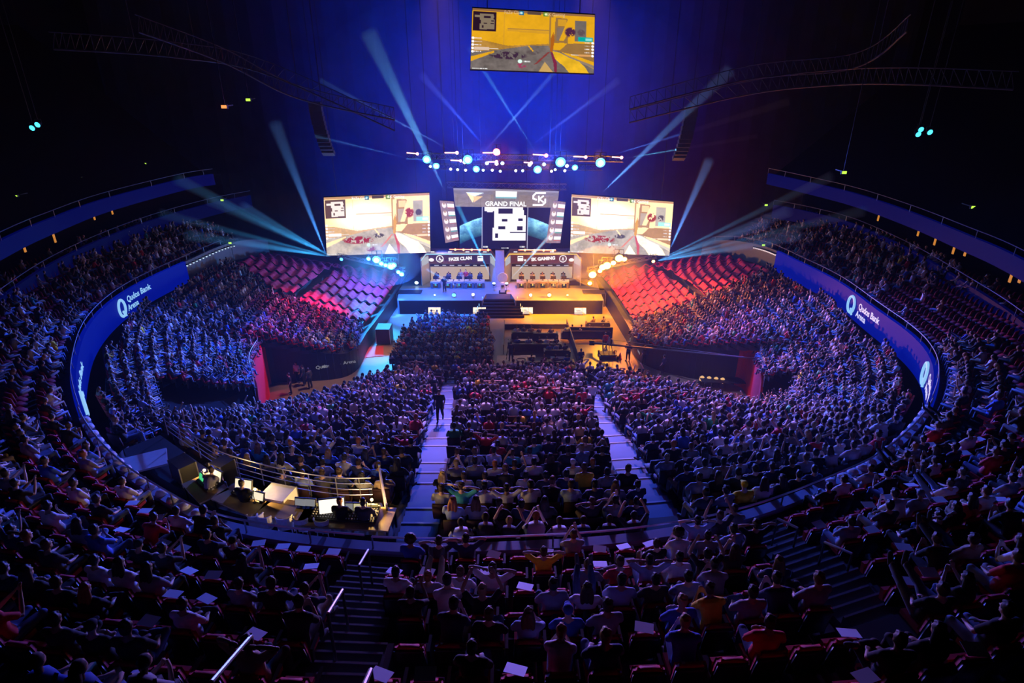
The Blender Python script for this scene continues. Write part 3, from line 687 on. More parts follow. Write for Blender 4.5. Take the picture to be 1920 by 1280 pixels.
# foldback monitors on the skirt
for i, (x0, y0, x1, y1) in enumerate(((803, 576, 826, 589), (887, 576, 911, 588), (976, 576, 999, 588), (1077, 577, 1099, 589))):
    q = [atY(*p, sy - .35) for p in ((x0, y1), (x1, y1), (x1, y0), (x0, y0))]
    root = empty('monitor', q[0], 'small bright monitor at the foot of the stage, %s of four from its left end' % ORD[i], 'monitor', 'monitors at the foot of the stage')
    q = [p - root.location for p in q]
    MB().panel(q, .12, (0, 1, 0)).build('cabinet', black, root)
    zf = root.location.z
    mb = MB(); mb.tube([q[0].lerp(q[1], .5) + Vector((0, .1, 0)), q[0].lerp(q[1], .5) + Vector((0, .1, -zf + .01))], .05, 6); mb.box((q[0].lerp(q[1], .5) + Vector((0, .1, -zf + .03))), (.6, .4, .05)); mb.build('stand', black, root)
    c = Canvas(46, 26, bg=(1.3, 1.1, .8)); c.a *= (.7 + .6 * c.n[..., None]); c.poly([(0, .7), (.6, .55), (1, .9), (1, 1), (0, 1)], (.8, .6, .45)); c.rect(.62, 0, .66, .6, (.5, .25, .1)); c.ellip(.35, .45, .25, .12, (.35, .2, .12), .6); c.poly([(.66, .6), (.95, 1), (.7, 1)], (1.2, .7, .2))
    picture(c, q, 'picture', pic_m, root, push=.02)
# player booths
frame_m = mat('booth_frame', (.55, .50, .45), .45)
glow_b = lampmat('booth_edge_blue', (.35, .75, 1), 1.0); glow_a = lampmat('booth_edge_amber', (1, .62, .12), 1.0)
backb = lampmat('booth_backdrop_lit', (1, .82, .68), .75)
ink = mat('print_dark', (.03, .02, .03), .6)
def booth(side, X0, X1, Y0, lab):
    z0 = DZ; yb = Y0 + 2.6; h = 3.2; xc = (X0 + X1) / 2; W = X1 - X0
    root = empty('player_booth', (xc, Y0, z0), lab, 'booth')
    col = glow_b if side < 0 else glow_a
    hb = 1.75
    MB().box((0, 2.6, h / 2), (W - .8, .12, h)).build('back_wall', mat('booth_wall', (.30, .24, .22), .7), root)
    MB().box((0, 2.50, .95), (W - 1.6, .05, 1.5)).build('lit_panel', lampmat('booth_panel', (1, .72, .52), .50), root)
    MB().box((0, 2.50, 1.85), (W - 1.6, .06, .3)).build('sponsor_strip', ink, root)
    for k in range(7): MB().box((-W / 2 + 1.5 + k * (W - 3) / 6, 2.46, 1.85), (.5 - .1 * (k % 2), .03, .09)).build('sponsor_mark', lampmat('mark_white', (.9, .9, 1), .6), root)
    MB().box((0, 2.50, 2.6), (W - 1.2, .05, .95)).build('header_panel', mat('booth_header', (.20, .09, .10), .5), root)
    for s_ in (-1, 1):
        q = [(s_ * (W / 2 - .7), 2.6, 0), (s_ * W / 2, .9, 0), (s_ * W / 2, .9, h), (s_ * (W / 2 - .7), 2.6, h)]
        MB().panel(q if s_ < 0 else q[::-1], .1, (s_ * .8, .5, 0)).build('side_wing', mat('booth_wing', (.5, .5, .52), .5), root)
        MB().panel([(s_ * (W / 2 - .62), 2.35, 2.2), (s_ * (W / 2 - .08), 1.0, 2.2), (s_ * (W / 2 - .08), 1.0, 3.0), (s_ * (W / 2 - .62), 2.35, 3.0)], .03, (-s_, -.3, 0)).build('wing_board', lampmat('wing_board', (.8, .85, .9), .5), root)
    # canopy: forward leaning roof frame
    q = [(-W / 2 + .5, 1.75, h + .2), (W / 2 - .5, 1.75, h + .2), (W / 2 - .6, 2.6, h + .45), (-W / 2 + .6, 2.6, h + .45)]
    MB().panel(q, .12, (0, 0, 1)).build('canopy', frame_m, root)
    for s_ in (-1, 1): MB().panel([(s_ * (W / 2 - .5), 1.75, h + .2), (s_ * W / 2, .95, h - .3), (s_ * W / 2, 1.6, h - .1), (s_ * (W / 2 - .6), 2.6, h + .45)], .1, (0, 0, 1)).build('canopy_wing', frame_m, root)
    MB().tube([(-W / 2, .9, h - .34), (-W / 2 + .5, 1.7, h + .16), (W / 2 - .5, 1.7, h + .16), (W / 2, .9, h - .34)], .05, 6).build('edge_light', col, root)
    MB().tube([(-W / 2, .9, 0), (-W / 2, .9, h - .34)], .05, 6).build('post', frame_m, root); MB().tube([(W / 2, .9, 0), (W / 2, .9, h - .34)], .05, 6).build('post', frame_m, root)
    for k in range(4): MB().box((-W / 2 + 1.2 + k * (W - 2.4) / 3, 1.9, h + .36), (.4, .12, .1)).build('canopy_lamp', lampmat('canopy_lamp', (.8, .85, 1), 1.5), root)
    # round marks and lettering on the header
    wm = lampmat('booth_print', (1, .96, .92), 1.0)
    def ringmark(x, z, r, fill):
        mb = MB(); mb.tube([(x + r * math.cos(t), 2.43, z + r * math.sin(t)) for t in np.linspace(0, 2 * math.pi, 25)[:-1]], r * .13, 5, closed=True)
        if fill: mb.panel([(x - r * .4, 2.43, z - r * .5), (x - r * .15, 2.43, z - r * .5), (x + r * .1, 2.43, z + r * .55), (x - r * .1, 2.43, z + r * .55)], .02); mb.panel([(x + r * .4, 2.43, z - r * .5), (x + r * .15, 2.43, z - r * .5), (x - r * .1, 2.43, z + r * .4), (x + r * .1, 2.43, z + r * .4)], .02)
        mb.build('round_mark', wm, root)
    s0 = 1 if side < 0 else -1
    ringmark(s0 * (-W / 2 + 1.9), 2.62, .38, True); MB().ball((s0 * (-W / 2 + .95), 2.42, 2.5), (.3, .03, .2)).build('oval_mark', wm, root); MB().box((s0 * (W / 2 - 1.75), 2.43, 2.65), (.62, .04, .58)).build('square_mark', wm, root); MB().box((s0 * (W / 2 - 1.75), 2.40, 2.78), (.5, .02, .1)).build('square_mark', ink, root)
    me = text_mesh('FAZE CLAN' if side < 0 else 'SK GAMING', .50, wm, bold=.03); me.transform(Matrix.Translation((.1, 2.42, 2.62)) @ Matrix.Rotation(math.radians(-4), 4, 'Y') @ Matrix.Rotation(math.pi / 2, 4, 'X')); o = bpy.data.objects.new('lettering', me); C.objects.link(o); o.parent = root
    me = text_mesh('VS', .26, wm, bold=.02); me.transform(Matrix.Translation((-1.95, 2.42, 2.45)) @ Matrix.Rotation(math.pi / 2, 4, 'X')); o = bpy.data.objects.new('lettering', me); C.objects.link(o); o.parent = root
    sp = bpy.data.lights.new('booth_light', 'AREA'); sp.energy = 280; sp.size = W * .6; sp.size_y = .3; sp.shape = 'RECTANGLE'; sp.color = (1, .78, .55)
    so = bpy.data.objects.new('booth_light', sp); C.objects.link(so); so.parent = root; so.location = (0, 1.0, h + .9); so.rotation_euler = (math.radians(-25), 0, 0)
    return root
YB = 64.0
bxs = []
for side, p0, p1 in ((-1, 788, 929), (1, 946, 1091)):
    X0, X1 = atY(p0, 510, YB).x, atY(p1, 510, YB).x
    booth(side, X0, X1, YB, 'five-seat player booth %s of the beige pillar under its %s-edged canopy' % (('left', 'blue') if side < 0 else ('right', 'amber')))
    bxs.append((side, X0, X1))
MB_ = MB().box((0, 0, 2.1), (.95, .7, 4.2)); o = MB_.build('pillar', mat('pillar_beige', (.5, .42, .36), .6)); o.location = (atY(937, 500, YB).x, YB + .8, DZ); tag(o, 'beige square pillar standing between the two player booths', 'pillar')
desk_m = mat('desk_white', (.7, .66, .62), .45); desk_d = mat('desk_dark', (.08, .08, .09), .5)
def desk(x, side, k):
    root = empty('player_desk', (x, YB + .35, DZ), '%s player desk from the left in the %s booth, white top, lit slot in front' % (ORD[k], 'left' if side < 0 else 'right'), 'desk', 'player desks in the booths')
    MB().box((0, 0, .74), (1.10, .75, .08)).build('desk_top', desk_m, root)
    MB().box((0, -.37, .66), (1.10, .05, .24)).build('fascia', desk_m, root)
    for s_ in (-1, 1): MB().box((s_ * .40, -.1, .32), (.26, .6, .62)).build('pedestal', desk_d, root)
    MB().box((0, -.2, .42), (.16, .1, .34)).build('light_slot', lampmat('slot_blue' if side < 0 else 'slot_amber', (.05, .5, .6) if side < 0 else (1, .7, .15), .9), root)
    m_ = empty('computer_monitor', (x, YB + .42, DZ + .78), 'black monitor on the %s desk from the left in the %s booth' % (ORD[k], 'left' if side < 0 else 'right'), 'monitor', 'monitors on the player desks')
    MB().box((0, 0, .30), (.56, .05, .34)).build('display', black, m_); MB().box((0, .03, .08), (.05, .05, .16)).build('neck', black, m_); MB().box((0, .03, .008), (.24, .2, .016)).build('foot', black, m_)
DESKS = []
for side, xs in ((-1, (816, 839, 860, 880, 899)), (1, (978, 999, 1018, 1038, 1058))):
    for k, px in enumerate(xs):
        x = atY(px, 525, YB).x; desk(x, side, k); DESKS.append((side, k, x))
# trophy on its plinth at the lip
p = at(942, 563, DZ); p.y = sy + 2.4
root = empty('trophy_plinth', (p.x, p.y, DZ), 'slim plinth at the middle of the stage lip carrying the round trophy', 'plinth')
MB().box((0, 0, .06), (.8, .8, .12)).build('base', stage_f, root); MB().box((0, 0, .6), (.5, .5, 1.1)).build('column', mat('plinth_white', (.5, .45, .4), .5), root); MB().box((0, -.27, .85), (.3, .03, .2)).build('screen', ink, root)
root = empty('trophy', (p.x, p.y, DZ + 1.15), 'round pale golden trophy disc on the plinth between the booths', 'trophy')
gold = mat('trophy_gold', (.9, .72, .5), .35, .6, emit=(1, .75, .5), es=.0)
MB().tube([(0, -.05, .55), (0, .05, .55)], .5, 28).build('disc', gold, root); MB().tube([(.5 * math.cos(t), 0, .55 + .5 * math.sin(t)) for t in np.linspace(0, 6.2832, 33)[:-1]], .06, 6, closed=True).build('rim', gold, root); MB().tube([(0, 0, 0), (0, 0, .08)], [.2, .12], 14).build('foot', gold, root)
spot('trophy_light', (p.x, p.y - 6, 16), (p.x, p.y, DZ + 1.7), (1, .8, .6), 5000, 8, .5, .1)
# road cases, speakers and black stage-side boxes in front of the deck
def boxy(name, px, py, z, dim, label, cat, m=black, rz=0, detail=True):
    p = at(px, py, z); root = empty(name, p, label, cat, rz=rz)
    MB().box((0, 0, dim[2] / 2 + .06), dim).build('body', m, root)
    ed = MB()
    for sx in (-1, 1):
        for s2 in (-1, 1): ed.box((sx * dim[0] / 2, s2 * dim[1] / 2, dim[2] / 2 + .06), (.04, .04, dim[2] + .02))
    ed.build('corner_edging', steel, root)
    for sx in (-1, 1):
        for s2 in (-1, 1): MB().ball((sx * dim[0] * .4, s2 * dim[1] * .4, .045), .045, 8, 5).build('caster', black, root)
    return root
boxy('equipment_case', 770, 572, 0, (2.6, 1.2, 1.5), 'black case at the left foot of the stage near the cyan floor patch', 'case')
boxy('equipment_case', 1112, 572, 0, (2.4, 1.2, 1.5), 'black case at the right foot of the stage near the yellow floor patch', 'case')
boxy('equipment_case', 1085, 556, 0, (3.0, 1.0, 2.0), 'tall black case right of the amber lamp below the right booth', 'case')

# ---------------------------------------------------------------- people
def V(*a): return Vector(a)
def pose(name):
    """joints of a figure facing +y, floor at z 0; sides s = -1, 1"""
    J = dict(pel=V(0, 0, .53), wai=V(0, -.07, .74), che=V(0, -.11, .98), nek=V(0, -.10, 1.13), hed=V(0, -.055, 1.29))
    for s, k in ((-1, 'L'), (1, 'R')):
        J['hip' + k] = V(s * .095, .03, .52); J['kne' + k] = V(s * .14, .46, .53); J['ank' + k] = V(s * .14, .50, .10); J['toe' + k] = V(s * .16, .66, .05)
        J['sho' + k] = V(s * .19, -.11, 1.07); J['elb' + k] = V(s * .27, .03, .82); J['wri' + k] = V(s * .12, .26, .68); J['han' + k] = V(s * .05, .36, .66)
    if name == 'hands_behind_head':
        for s, k in ((-1, 'L'), (1, 'R')): J['elb' + k] = V(s * .45, -.08, 1.28); J['wri' + k] = V(s * .20, -.16, 1.36); J['han' + k] = V(s * .08, -.19, 1.36)
    if name == 'arms_crossed':
        for s, k in ((-1, 'L'), (1, 'R')): J['elb' + k] = V(s * .29, .0, .84); J['wri' + k] = V(s * -.02, .17, .90 + s * .03); J['han' + k] = V(s * -.12, .14, .93)
    if name == 'leaning_forward':
        J['wai'] = V(0, .0, .73); J['che'] = V(0, .10, .92); J['nek'] = V(0, .17, 1.05); J['hed'] = V(0, .25, 1.19)
        for s, k in ((-1, 'L'), (1, 'R')): J['sho' + k] = V(s * .19, .11, 1.0); J['elb' + k] = V(s * .2, .34, .66); J['wri' + k] = V(s * .07, .50, .80); J['han' + k] = V(s * .02, .52, .88)
    if name == 'feet_up':
        J['che'] = V(0, -.16, .94); J['nek'] = V(0, -.17, 1.08); J['hed'] = V(0, -.12, 1.24)
        for s, k in ((-1, 'L'), (1, 'R')):
            J['kne' + k] = V(s * .15, .46, .74); J['ank' + k] = V(s * .12, .84, .84); J['toe' + k] = V(s * .14, .89, 1.0); J['sho' + k] = V(s * .19, -.16, 1.03)
            J['elb' + k] = V(s * .28, -.02, .80); J['wri' + k] = V(s * .13, .2, .72); J['han' + k] = V(s * .06, .29, .70)
    if name == 'holding_phone':
        J['elbR'] = V(.26, .12, .88); J['wriR'] = V(.13, .30, 1.14); J['hanR'] = V(.11, .33, 1.24); J['wriL'] = V(-.02, .30, 1.10); J['elbL'] = V(-.24, .10, .86); J['hanL'] = V(.05, .34, 1.18)
    if name == 'hand_on_chin':
        J['elbR'] = V(.24, .12, .86); J['wriR'] = V(.10, .06, 1.09); J['hanR'] = V(.05, .06, 1.18)
    if name == 'arms_raised':
        for s, k in ((-1, 'L'), (1, 'R')): J['elb' + k] = V(s * .36, -.02, 1.27); J['wri' + k] = V(s * .24, .06, 1.53); J['han' + k] = V(s * .18, .08, 1.62)
    if name == 'legs_crossed':
        J['kneR'] = V(.10, .46, .60); J['ankR'] = V(-.16, .42, .60); J['toeR'] = V(-.28, .46, .56)
    if name in ('standing', 'standing_arms_folded', 'walking'):
        J.update(pel=V(0, 0, .95), wai=V(0, 0, 1.12), che=V(0, -.01, 1.33), nek=V(0, 0, 1.50), hed=V(0, .03, 1.65))
        for s, k in ((-1, 'L'), (1, 'R')):
            J['hip' + k] = V(s * .09, 0, .93); J['kne' + k] = V(s * .11, .03, .50); J['ank' + k] = V(s * .13, 0, .09); J['toe' + k] = V(s * .16, .16, .045)
            J['sho' + k] = V(s * .20, 0, 1.43); J['elb' + k] = V(s * .26, -.02, 1.14); J['wri' + k] = V(s * .24, .10, .90); J['han' + k] = V(s * .23, .15, .80)
            if name == 'standing_arms_folded': J['elb' + k] = V(s * .28, .08, 1.17); J['wri' + k] = V(s * -.02, .22, 1.20); J['han' + k] = V(s * -.12, .19, 1.23)
            if name == 'walking': J['kne' + k] = V(s * .10, .12 * s + .08, .50); J['ank' + k] = V(s * .10, .24 * s, .10 if s > 0 else .16); J['toe' + k] = V(s * .11, .24 * s + .15, .06 if s > 0 else .07); J['wri' + k] = V(s * .22, -.12 * s + .05, .92); J['han' + k] = V(s * .21, -.15 * s + .08, .83)
    return J
POSES = ['hands_in_lap', 'hands_behind_head', 'arms_crossed', 'leaning_forward', 'feet_up', 'holding_phone', 'hand_on_chin', 'arms_raised', 'legs_crossed', 'standing', 'standing_arms_folded', 'walking']
# ---- light figures for the far crowd: parts shirt 0, skin 1, hair 2, trousers 3, shoes 4
def light_figure(pn, hair):
    J = pose(pn); P_, F_, K_ = [], [], []
    def put(mb, part):
        n = len(P_); P_.extend(mb.v); F_.extend([tuple(i + n for i in f) for f in mb.f]); K_.extend([part] * len(mb.v))
    t = MB(); t.tube([J['pel'] + V(0, 0, -.05), J['wai'], J['che'], (J['che'] + J['nek']) / 2 + V(0, 0, .04), J['nek'] + V(0, 0, .0)], [.15, .145, .175, .15, .06], 7)
    for i in range(len(t.v)):                # wider than deep
        x, y, z = t.v[i]; t.v[i] = (x * 1.22, y, z)
    put(t, 0)
    for k in 'LR':
        put(MB().tube([J['sho' + k], J['elb' + k]], [.062, .05], 5, False), 0)
        put(MB().tube([J['elb' + k], J['wri' + k], J['han' + k]], [.043, .03, .034], 5), 1)
        put(MB().tube([J['hip' + k], J['kne' + k], J['ank' + k]], [.095, .066, .045], 5, False), 3)
        put(MB().tube([J['ank' + k] + V(0, -.03, -.04), J['toe' + k]], [.045, .04], 4), 4)
    put(MB().tube([J['nek'] - V(0, 0, .03), J['hed'] - V(0, .02, .06)], [.055, .05], 5, False), 1)
    put(MB().ball(J['hed'], (.078, .098, .115), 8, 6), 1)
    h = MB().ball(J['hed'] + V(0, -.018, .022), (.088, .102, .112) if hair != 'afro' else (.15, .15, .15), 8, 5)
    put(h, 2)
    if hair == 'long': put(MB().tube([J['hed'] + V(0, -.07, .04), J['hed'] + V(0, -.11, -.12), J['che'] + V(0, -.13, .0)], [.07, .08, .045], 6), 2)
    return np.array(P_, np.float32), F_, np.array(K_)
SHIRTS = [('black', (.012, .012, .015), 30), ('charcoal', (.045, .045, .055), 16), ('navy', (.02, .03, .09), 9), ('white', (.78, .78, .8), 15), ('grey', (.28, .28, .31), 12), ('pale blue', (.32, .42, .62), 5), ('blue', (.04, .12, .50), 4),
          ('red', (.60, .03, .04), 4), ('yellow', (.85, .58, .02), 1), ('green', (.03, .30, .10), 1), ('tan', (.42, .30, .20), 2), ('teal', (.03, .30, .33), 1)]
SKIN = [(.58, .36, .26), (.48, .28, .19), (.66, .44, .33), (.30, .17, .11), (.42, .26, .16)]
HAIRS = [('black', (.012, .010, .010), 35), ('dark brown', (.045, .025, .015), 40), ('brown', (.12, .06, .03), 16), ('blond', (.45, .30, .13), 6), ('ginger', (.35, .11, .03), 3)]
TROU = [('black', (.015, .015, .02), 30), ('blue denim', (.06, .10, .22), 40), ('grey', (.18, .18, .2), 12), ('khaki', (.36, .28, .18), 10), ('pale blue denim', (.22, .30, .45), 8)]
def pick(L, rr=R):
    s = sum(x[2] for x in L); q = rr.random() * s
    for x in L:
        q -= x[2]
        if q <= 0: return x
    return L[-1]
SEATP = [('hands_in_lap', 34), ('leaning_forward', 14), ('arms_crossed', 14), ('hand_on_chin', 8), ('holding_phone', 7), ('legs_crossed', 8), ('hands_behind_head', 6), ('feet_up', 4), ('arms_raised', 3)]
def pick_pose():
    q = R.random() * sum(b for _, b in SEATP)
    for a, b in SEATP:
        q -= b
        if q <= 0: return a
    return 'hands_in_lap'
# ---- places: dict(p, yaw, scale, zone, row, idx, pose, ...)
FOCUS = Vector((-.5, 66, 3))
AISLES = [[(830, 705), (862, 705), (854, 760), (846, 830), (838, 900), (830, 960), (824, 1040), (735, 1040), (746, 980), (768, 900), (796, 800), (818, 740)],
          [(1083, 705), (1112, 705), (1160, 790), (1213, 872), (1258, 930), (1298, 985), (1236, 1000), (1200, 945), (1155, 885), (1110, 800)]]
CONTROL = [(225, 838), (300, 806), (352, 850), (410, 893), (480, 915), (560, 932), (640, 945), (715, 940), (748, 1040), (600, 1040), (450, 1000), (330, 945), (240, 880)]
COVER_L = [(425, 490), (470, 512), (520, 548), (580, 575), (640, 592), (705, 612), (722, 618), (790, 520), (600, 440), (430, 440)]
COVER_R = [(1168, 602), (1215, 592), (1290, 568), (1370, 535), (1432, 512), (1440, 440), (1250, 440), (1090, 520)]
GAPS = [[(805, 560), (1500, 560), (1500, 560)]]
def banned(px, py):
    return any(inpoly(px, py, a) for a in AISLES) or inpoly(px, py, CONTROL) or any(inpoly(px, py, a) for a in PORTALS)
places = []; seats = []
def along(run, step, off=0.0):
    """even steps along a polyline of points"""
    out = []; acc = step * (.5 + off)
    for a, b in zip(run[:-1], run[1:]):
        L = math.hypot(b.x - a.x, b.y - a.y); 
        while acc <= L and L > 0: out.append((a.lerp(b, acc / L), (b - a).normalized())); acc += step
        acc -= L
    return out
def yaw_to(p, q): d = q - p; return math.atan2(-d.x, d.y)
for zone, sc, step, occ, rise in (('near', 1.32, .75, .94, RISE_N), ('left', .84, .49, .93, RISE_S), ('right', .84, .49, .95, RISE_S)):
    rows = ROWS[zone]
    for ri, (z, run) in enumerate(rows):
        pts = [b for _, b in run]
        for j, (p, t) in enumerate(along(pts, step, R.random() * .4)):
            p = Vector((p.x, p.y, z)); nrm = Vector((-t.y, t.x, 0)); px, py, s = proj(p.x, p.y, z + .5)
            if banned(px, py): continue
            cov = inpoly(px, py, COVER_L) or inpoly(px, py, COVER_R)
            if cov: continue
            y0 = yaw_to(p, FOCUS); y1 = math.atan2(-nrm.x, nrm.y) if nrm.y > 0 else math.atan2(nrm.x, -nrm.y)
            if zone != 'near': y0 = yaw_to(p, Vector((-1 if zone == 'left' else 0, 58, 0)))
            seats.append(dict(p=p, yaw=y0, s=sc, zone=zone, row=ri, j=j))
            fade = 1.0
            if zone == 'left' and px > 420 and py < 560: fade = .75
            if zone == 'right' and py < 540: fade = .8
            if R.random() < occ * fade:
                places.append(dict(p=p + Vector((R.uniform(-.04, .04), R.uniform(-.04, .04), 0)), yaw=y0 + R.uniform(-.25, .25), s=sc * R.uniform(.93, 1.05), zone=zone, row=ri, j=j, px=px, py=py, k=s * sc, seat=len(seats) - 1))
# upper tier: row k, seats along the ring; near rows follow the occupied places seen in the photograph
WANT = {0: [780, 820, 880, 1068, 1318, 1352, 1392, 395, 355], 1: [1032, 1215, 1272, 1325, 1362, 1402, 1445, 432, 410, 665],
        2: [745, 805, 870, 935, 1080, 1140, 1205, 1245, 1310, 1370, 1470, 1540, 1580, 478, 340],
        3: [800, 865, 935, 1005, 1085, 1150, 1230, 1290, 1350, 1425, 1520, 440, 490, 570, 530, 300],
        4: [865, 935, 1010, 1060, 1120, 1265, 1330, 1370, 1460, 1545, 560, 380, 310], 5: [905, 1060, 1250, 1400, 1140, 500]}
T2A = [[(560, 1400), (570, 1230), (640, 1075), (668, 1040), (752, 1046), (745, 1090), (722, 1190), (708, 1400)], [(1395, 1000), (1450, 975), (1560, 1040), (1640, 1110), (1720, 1190), (1580, 1190), (1500, 1110), (1440, 1060)]]
for k in range(0, 7):
    us = np.linspace(1.6, 26.8, 900); pts = [t2(u, k) for u in us]; L = 0; i = 0; row = []
    acc = .3 + .1 * (k % 2); uu = us[0]
    for a, b, u in zip(pts[:-1], pts[1:], us[1:]):
        d = math.hypot(b.x - a.x, b.y - a.y); kk = max(0, min(1, (abs(u - 14.2) - 5) / 3)); step = .72 * (1 - kk) + .46 * kk
        while acc <= d: row.append((a.lerp(b, acc / d), u, kk)); acc += step
        acc -= d
    for j, (p, u, kk) in enumerate(row):
        px, py, s = proj(p.x, p.y, p.z + .6)
        if px < -60 or px > 1980 or py > 1340 or py < 380: continue
        if any(inpoly(px, py, a) for a in T2A): continue
        y0 = yaw_to(p, FOCUS) * .9; sc = 1.15 * (1 - kk) + .80 * kk
        z3 = 'upper'
        seats.append(dict(p=p.copy(), yaw=y0, s=sc, zone=z3, row=k, j=j, px=px, py=py, k=s * sc))
        sid = len(seats) - 1; occd = False
        if 330 < px < 1600 and py > 985:
            occd = any(abs(px - w) < s * .37 for w in WANT.get(k, []))
        else:
            o_ = .62 if px < 400 else (.55 if not (py > 540 and py < 640 and px > 1650) else .08)
            if py < 600 and px < 130: o_ = .35
            occd = R.random() < o_
        seats[sid]['occ'] = occd
        if occd: places.append(dict(p=p + Vector((0, .0, 0)), yaw=y0 + R.uniform(-.15, .15), s=sc * R.uniform(.95, 1.04), zone=z3, row=k, j=j, px=px, py=py, k=s * sc, seat=sid))
# floor seats: flat block left of the centre walkway
FLOORB = [(800, 602), (920, 606), (924, 690), (735, 694), (740, 650), (765, 622)]
for r_ in range(16):
    zrow = 0; y_ = at(860, 604, 0).y - r_ * .92
    for c_ in range(60):
        x_ = -12 + c_ * .56 + R.uniform(-.04, .04); px, py, s = proj(x_, y_, 0)
        if inpoly(px, py, FLOORB) :
            places.append(dict(p=Vector((x_, y_ + R.uniform(-.05, .05), 0)), yaw=yaw_to(Vector((x_, y_, 0)), FOCUS) + R.uniform(-.2, .2), s=R.uniform(.95, 1.05), zone='floor', row=r_, j=c_, px=px, py=py, k=s, seat=None))
            seats.append(dict(p=Vector((x_, y_, 0)), yaw=0, s=1, zone='floor', row=r_, j=c_))
for P_ in places:
    P_['pose'] = pick_pose(); P_['shirt'] = pick(SHIRTS); P_['hair'] = pick(HAIRS); P_['skin'] = R.choice(SKIN); P_['trou'] = pick(TROU)
    P_['hs'] = 'long' if R.random() < .14 else ('short' if R.random() < .96 else 'cap'); P_['dead'] = False
    if P_['zone'] in ('near', 'floor') and P_['pose'] == 'feet_up': P_['pose'] = 'hands_in_lap'
# particular people of the nearest rows: (row, pixel x, pose, shirt, hair style, hair, trousers)
SH = {a: (a, b, 1) for a, b, _ in SHIRTS}; HA = {a: (a, b, 1) for a, b, _ in HAIRS}; TR = {a: (a, b, 1) for a, b, _ in TROU}
for (k, x, ps, sh, hs, ha, tr) in ((0, 780, 'hands_in_lap', 'blue', 'afro', 'dark brown', 'black'), (0, 820, 'hands_behind_head', 'charcoal', 'short', 'dark brown', 'black'), (0, 880, 'hands_behind_head', 'navy', 'short', 'black', 'black'),
                                   (2, 745, 'hands_in_lap', 'white', 'short', 'black', 'black'), (2, 805, 'feet_up', 'grey', 'short', 'ginger', 'khaki'), (2, 870, 'hands_in_lap', 'white', 'short', 'brown', 'blue denim'), (2, 935, 'hands_behind_head', 'white', 'short', 'dark brown', 'grey'),
                                   (1, 1272, 'leaning_forward', 'white', 'afro', 'dark brown', 'blue denim'), (1, 1032, 'hands_behind_head', 'yellow', 'short', 'dark brown', 'black'), (0, 1318, 'hands_behind_head', 'pale blue', 'short', 'black', 'black'), (0, 1352, 'arms_raised', 'charcoal', 'short', 'brown', 'black'),
                                   (2, 1140, 'legs_crossed', 'red', 'short', 'brown', 'grey'), (2, 1205, 'hands_behind_head', 'pale blue', 'short', 'black', 'blue denim'), (3, 1150, 'hands_in_lap', 'pale blue', 'short', 'black', 'black'), (4, 1060, 'hands_in_lap', 'blue', 'cap', 'black', 'black'),
                                   (4, 1265, 'arms_crossed', 'blue', 'short', 'blond', 'black'), (3, 1425, 'hands_in_lap', 'tan', 'long', 'blond', 'black'), (3, 1005, 'hands_in_lap', 'grey', 'short', 'black', 'blue denim'), (3, 935, 'arms_raised', 'black', 'short', 'blond', 'black'), (1, 432, 'arms_crossed', 'white', 'short', 'black', 'black')):
    c_ = [q for q in places if q['zone'] == 'upper' and q['row'] == k]
    if c_:
        q = min(c_, key=lambda q: abs(q['px'] - x))
        if abs(q['px'] - x) < 40: q.update(pose=ps, shirt=SH[sh], hs=hs, hair=HA[ha], trou=TR[tr])
c_ = min([q for q in places if q['zone'] == 'near'], key=lambda q: abs(q['px'] - 1400) + abs(q['py'] - 965)); c_.update(pose='hands_in_lap', shirt=SH['yellow'], hs='cap')
# a standing group in red and white shirts near the top of the middle block's front rows; some standing in the aisle
inf = [q for q in places if -20 < q['px'] < 1940 and -10 < q['py'] < 1300]
def hidden_by_wall(q): return q['zone'] == 'near' and q['py'] > 1012
inf = [q for q in inf if not hidden_by_wall(q)]
inf.sort(key=lambda q: -q['k'])
for q in inf[:300]: q['solo'] = True
print('places', len(places), 'seats', len(seats), 'smallest solo px/m', inf[min(299, len(inf) - 1)]['k'])

def add_mass(name, items, label, cat):
    tmpl = {}; VV, FL, FT, CC = [], [], [], []; nv = 0
    byk = {}
    for q in items: byk.setdefault((q['pose'], q['hs']), []).append(q)
    for (pn, hs), L in byk.items():
        v, f, kp = light_figure(pn, hs); n = len(L)
        yaw = np.array([q['yaw'] for q in L]); s = np.array([q['s'] for q in L]); P_ = np.array([tuple(q['p']) for q in L])
        c, d = np.cos(yaw)[:, None], np.sin(yaw)[:, None]
        X = v[None, :, 0] * s[:, None] * np.array([q.get('w', 1) for q in L])[:, None]; Y = v[None, :, 1] * s[:, None]; Z = v[None, :, 2] * s[:, None]
        W = np.stack([X * c - Y * d + P_[:, 0:1], X * d + Y * c + P_[:, 1:2], Z + P_[:, 2:3]], -1)
        pal = np.array([[q['shirt'][1], q['skin'], q['hair'][1] if q['hs'] != 'cap' else q['shirt'][1], q['trou'][1], (.03, .03, .03)] for q in L], np.float32)
        VV.append(W.reshape(-1, 3)); CC.append(pal[:, kp, :].reshape(-1, 3))
        flat = np.concatenate([np.array(t) for t in f]); tot = np.array([len(t) for t in f])
        off = (np.arange(n) * len(v) + nv)[:, None]
        FL.append((flat[None, :] + off).reshape(-1)); FT.append(np.tile(tot, n)); nv += n * len(v)
    return mass_mesh(name, VV, FL, FT, CC, label, cat)
crowd_m = attr_mat('crowd_cloth', 0, .75)
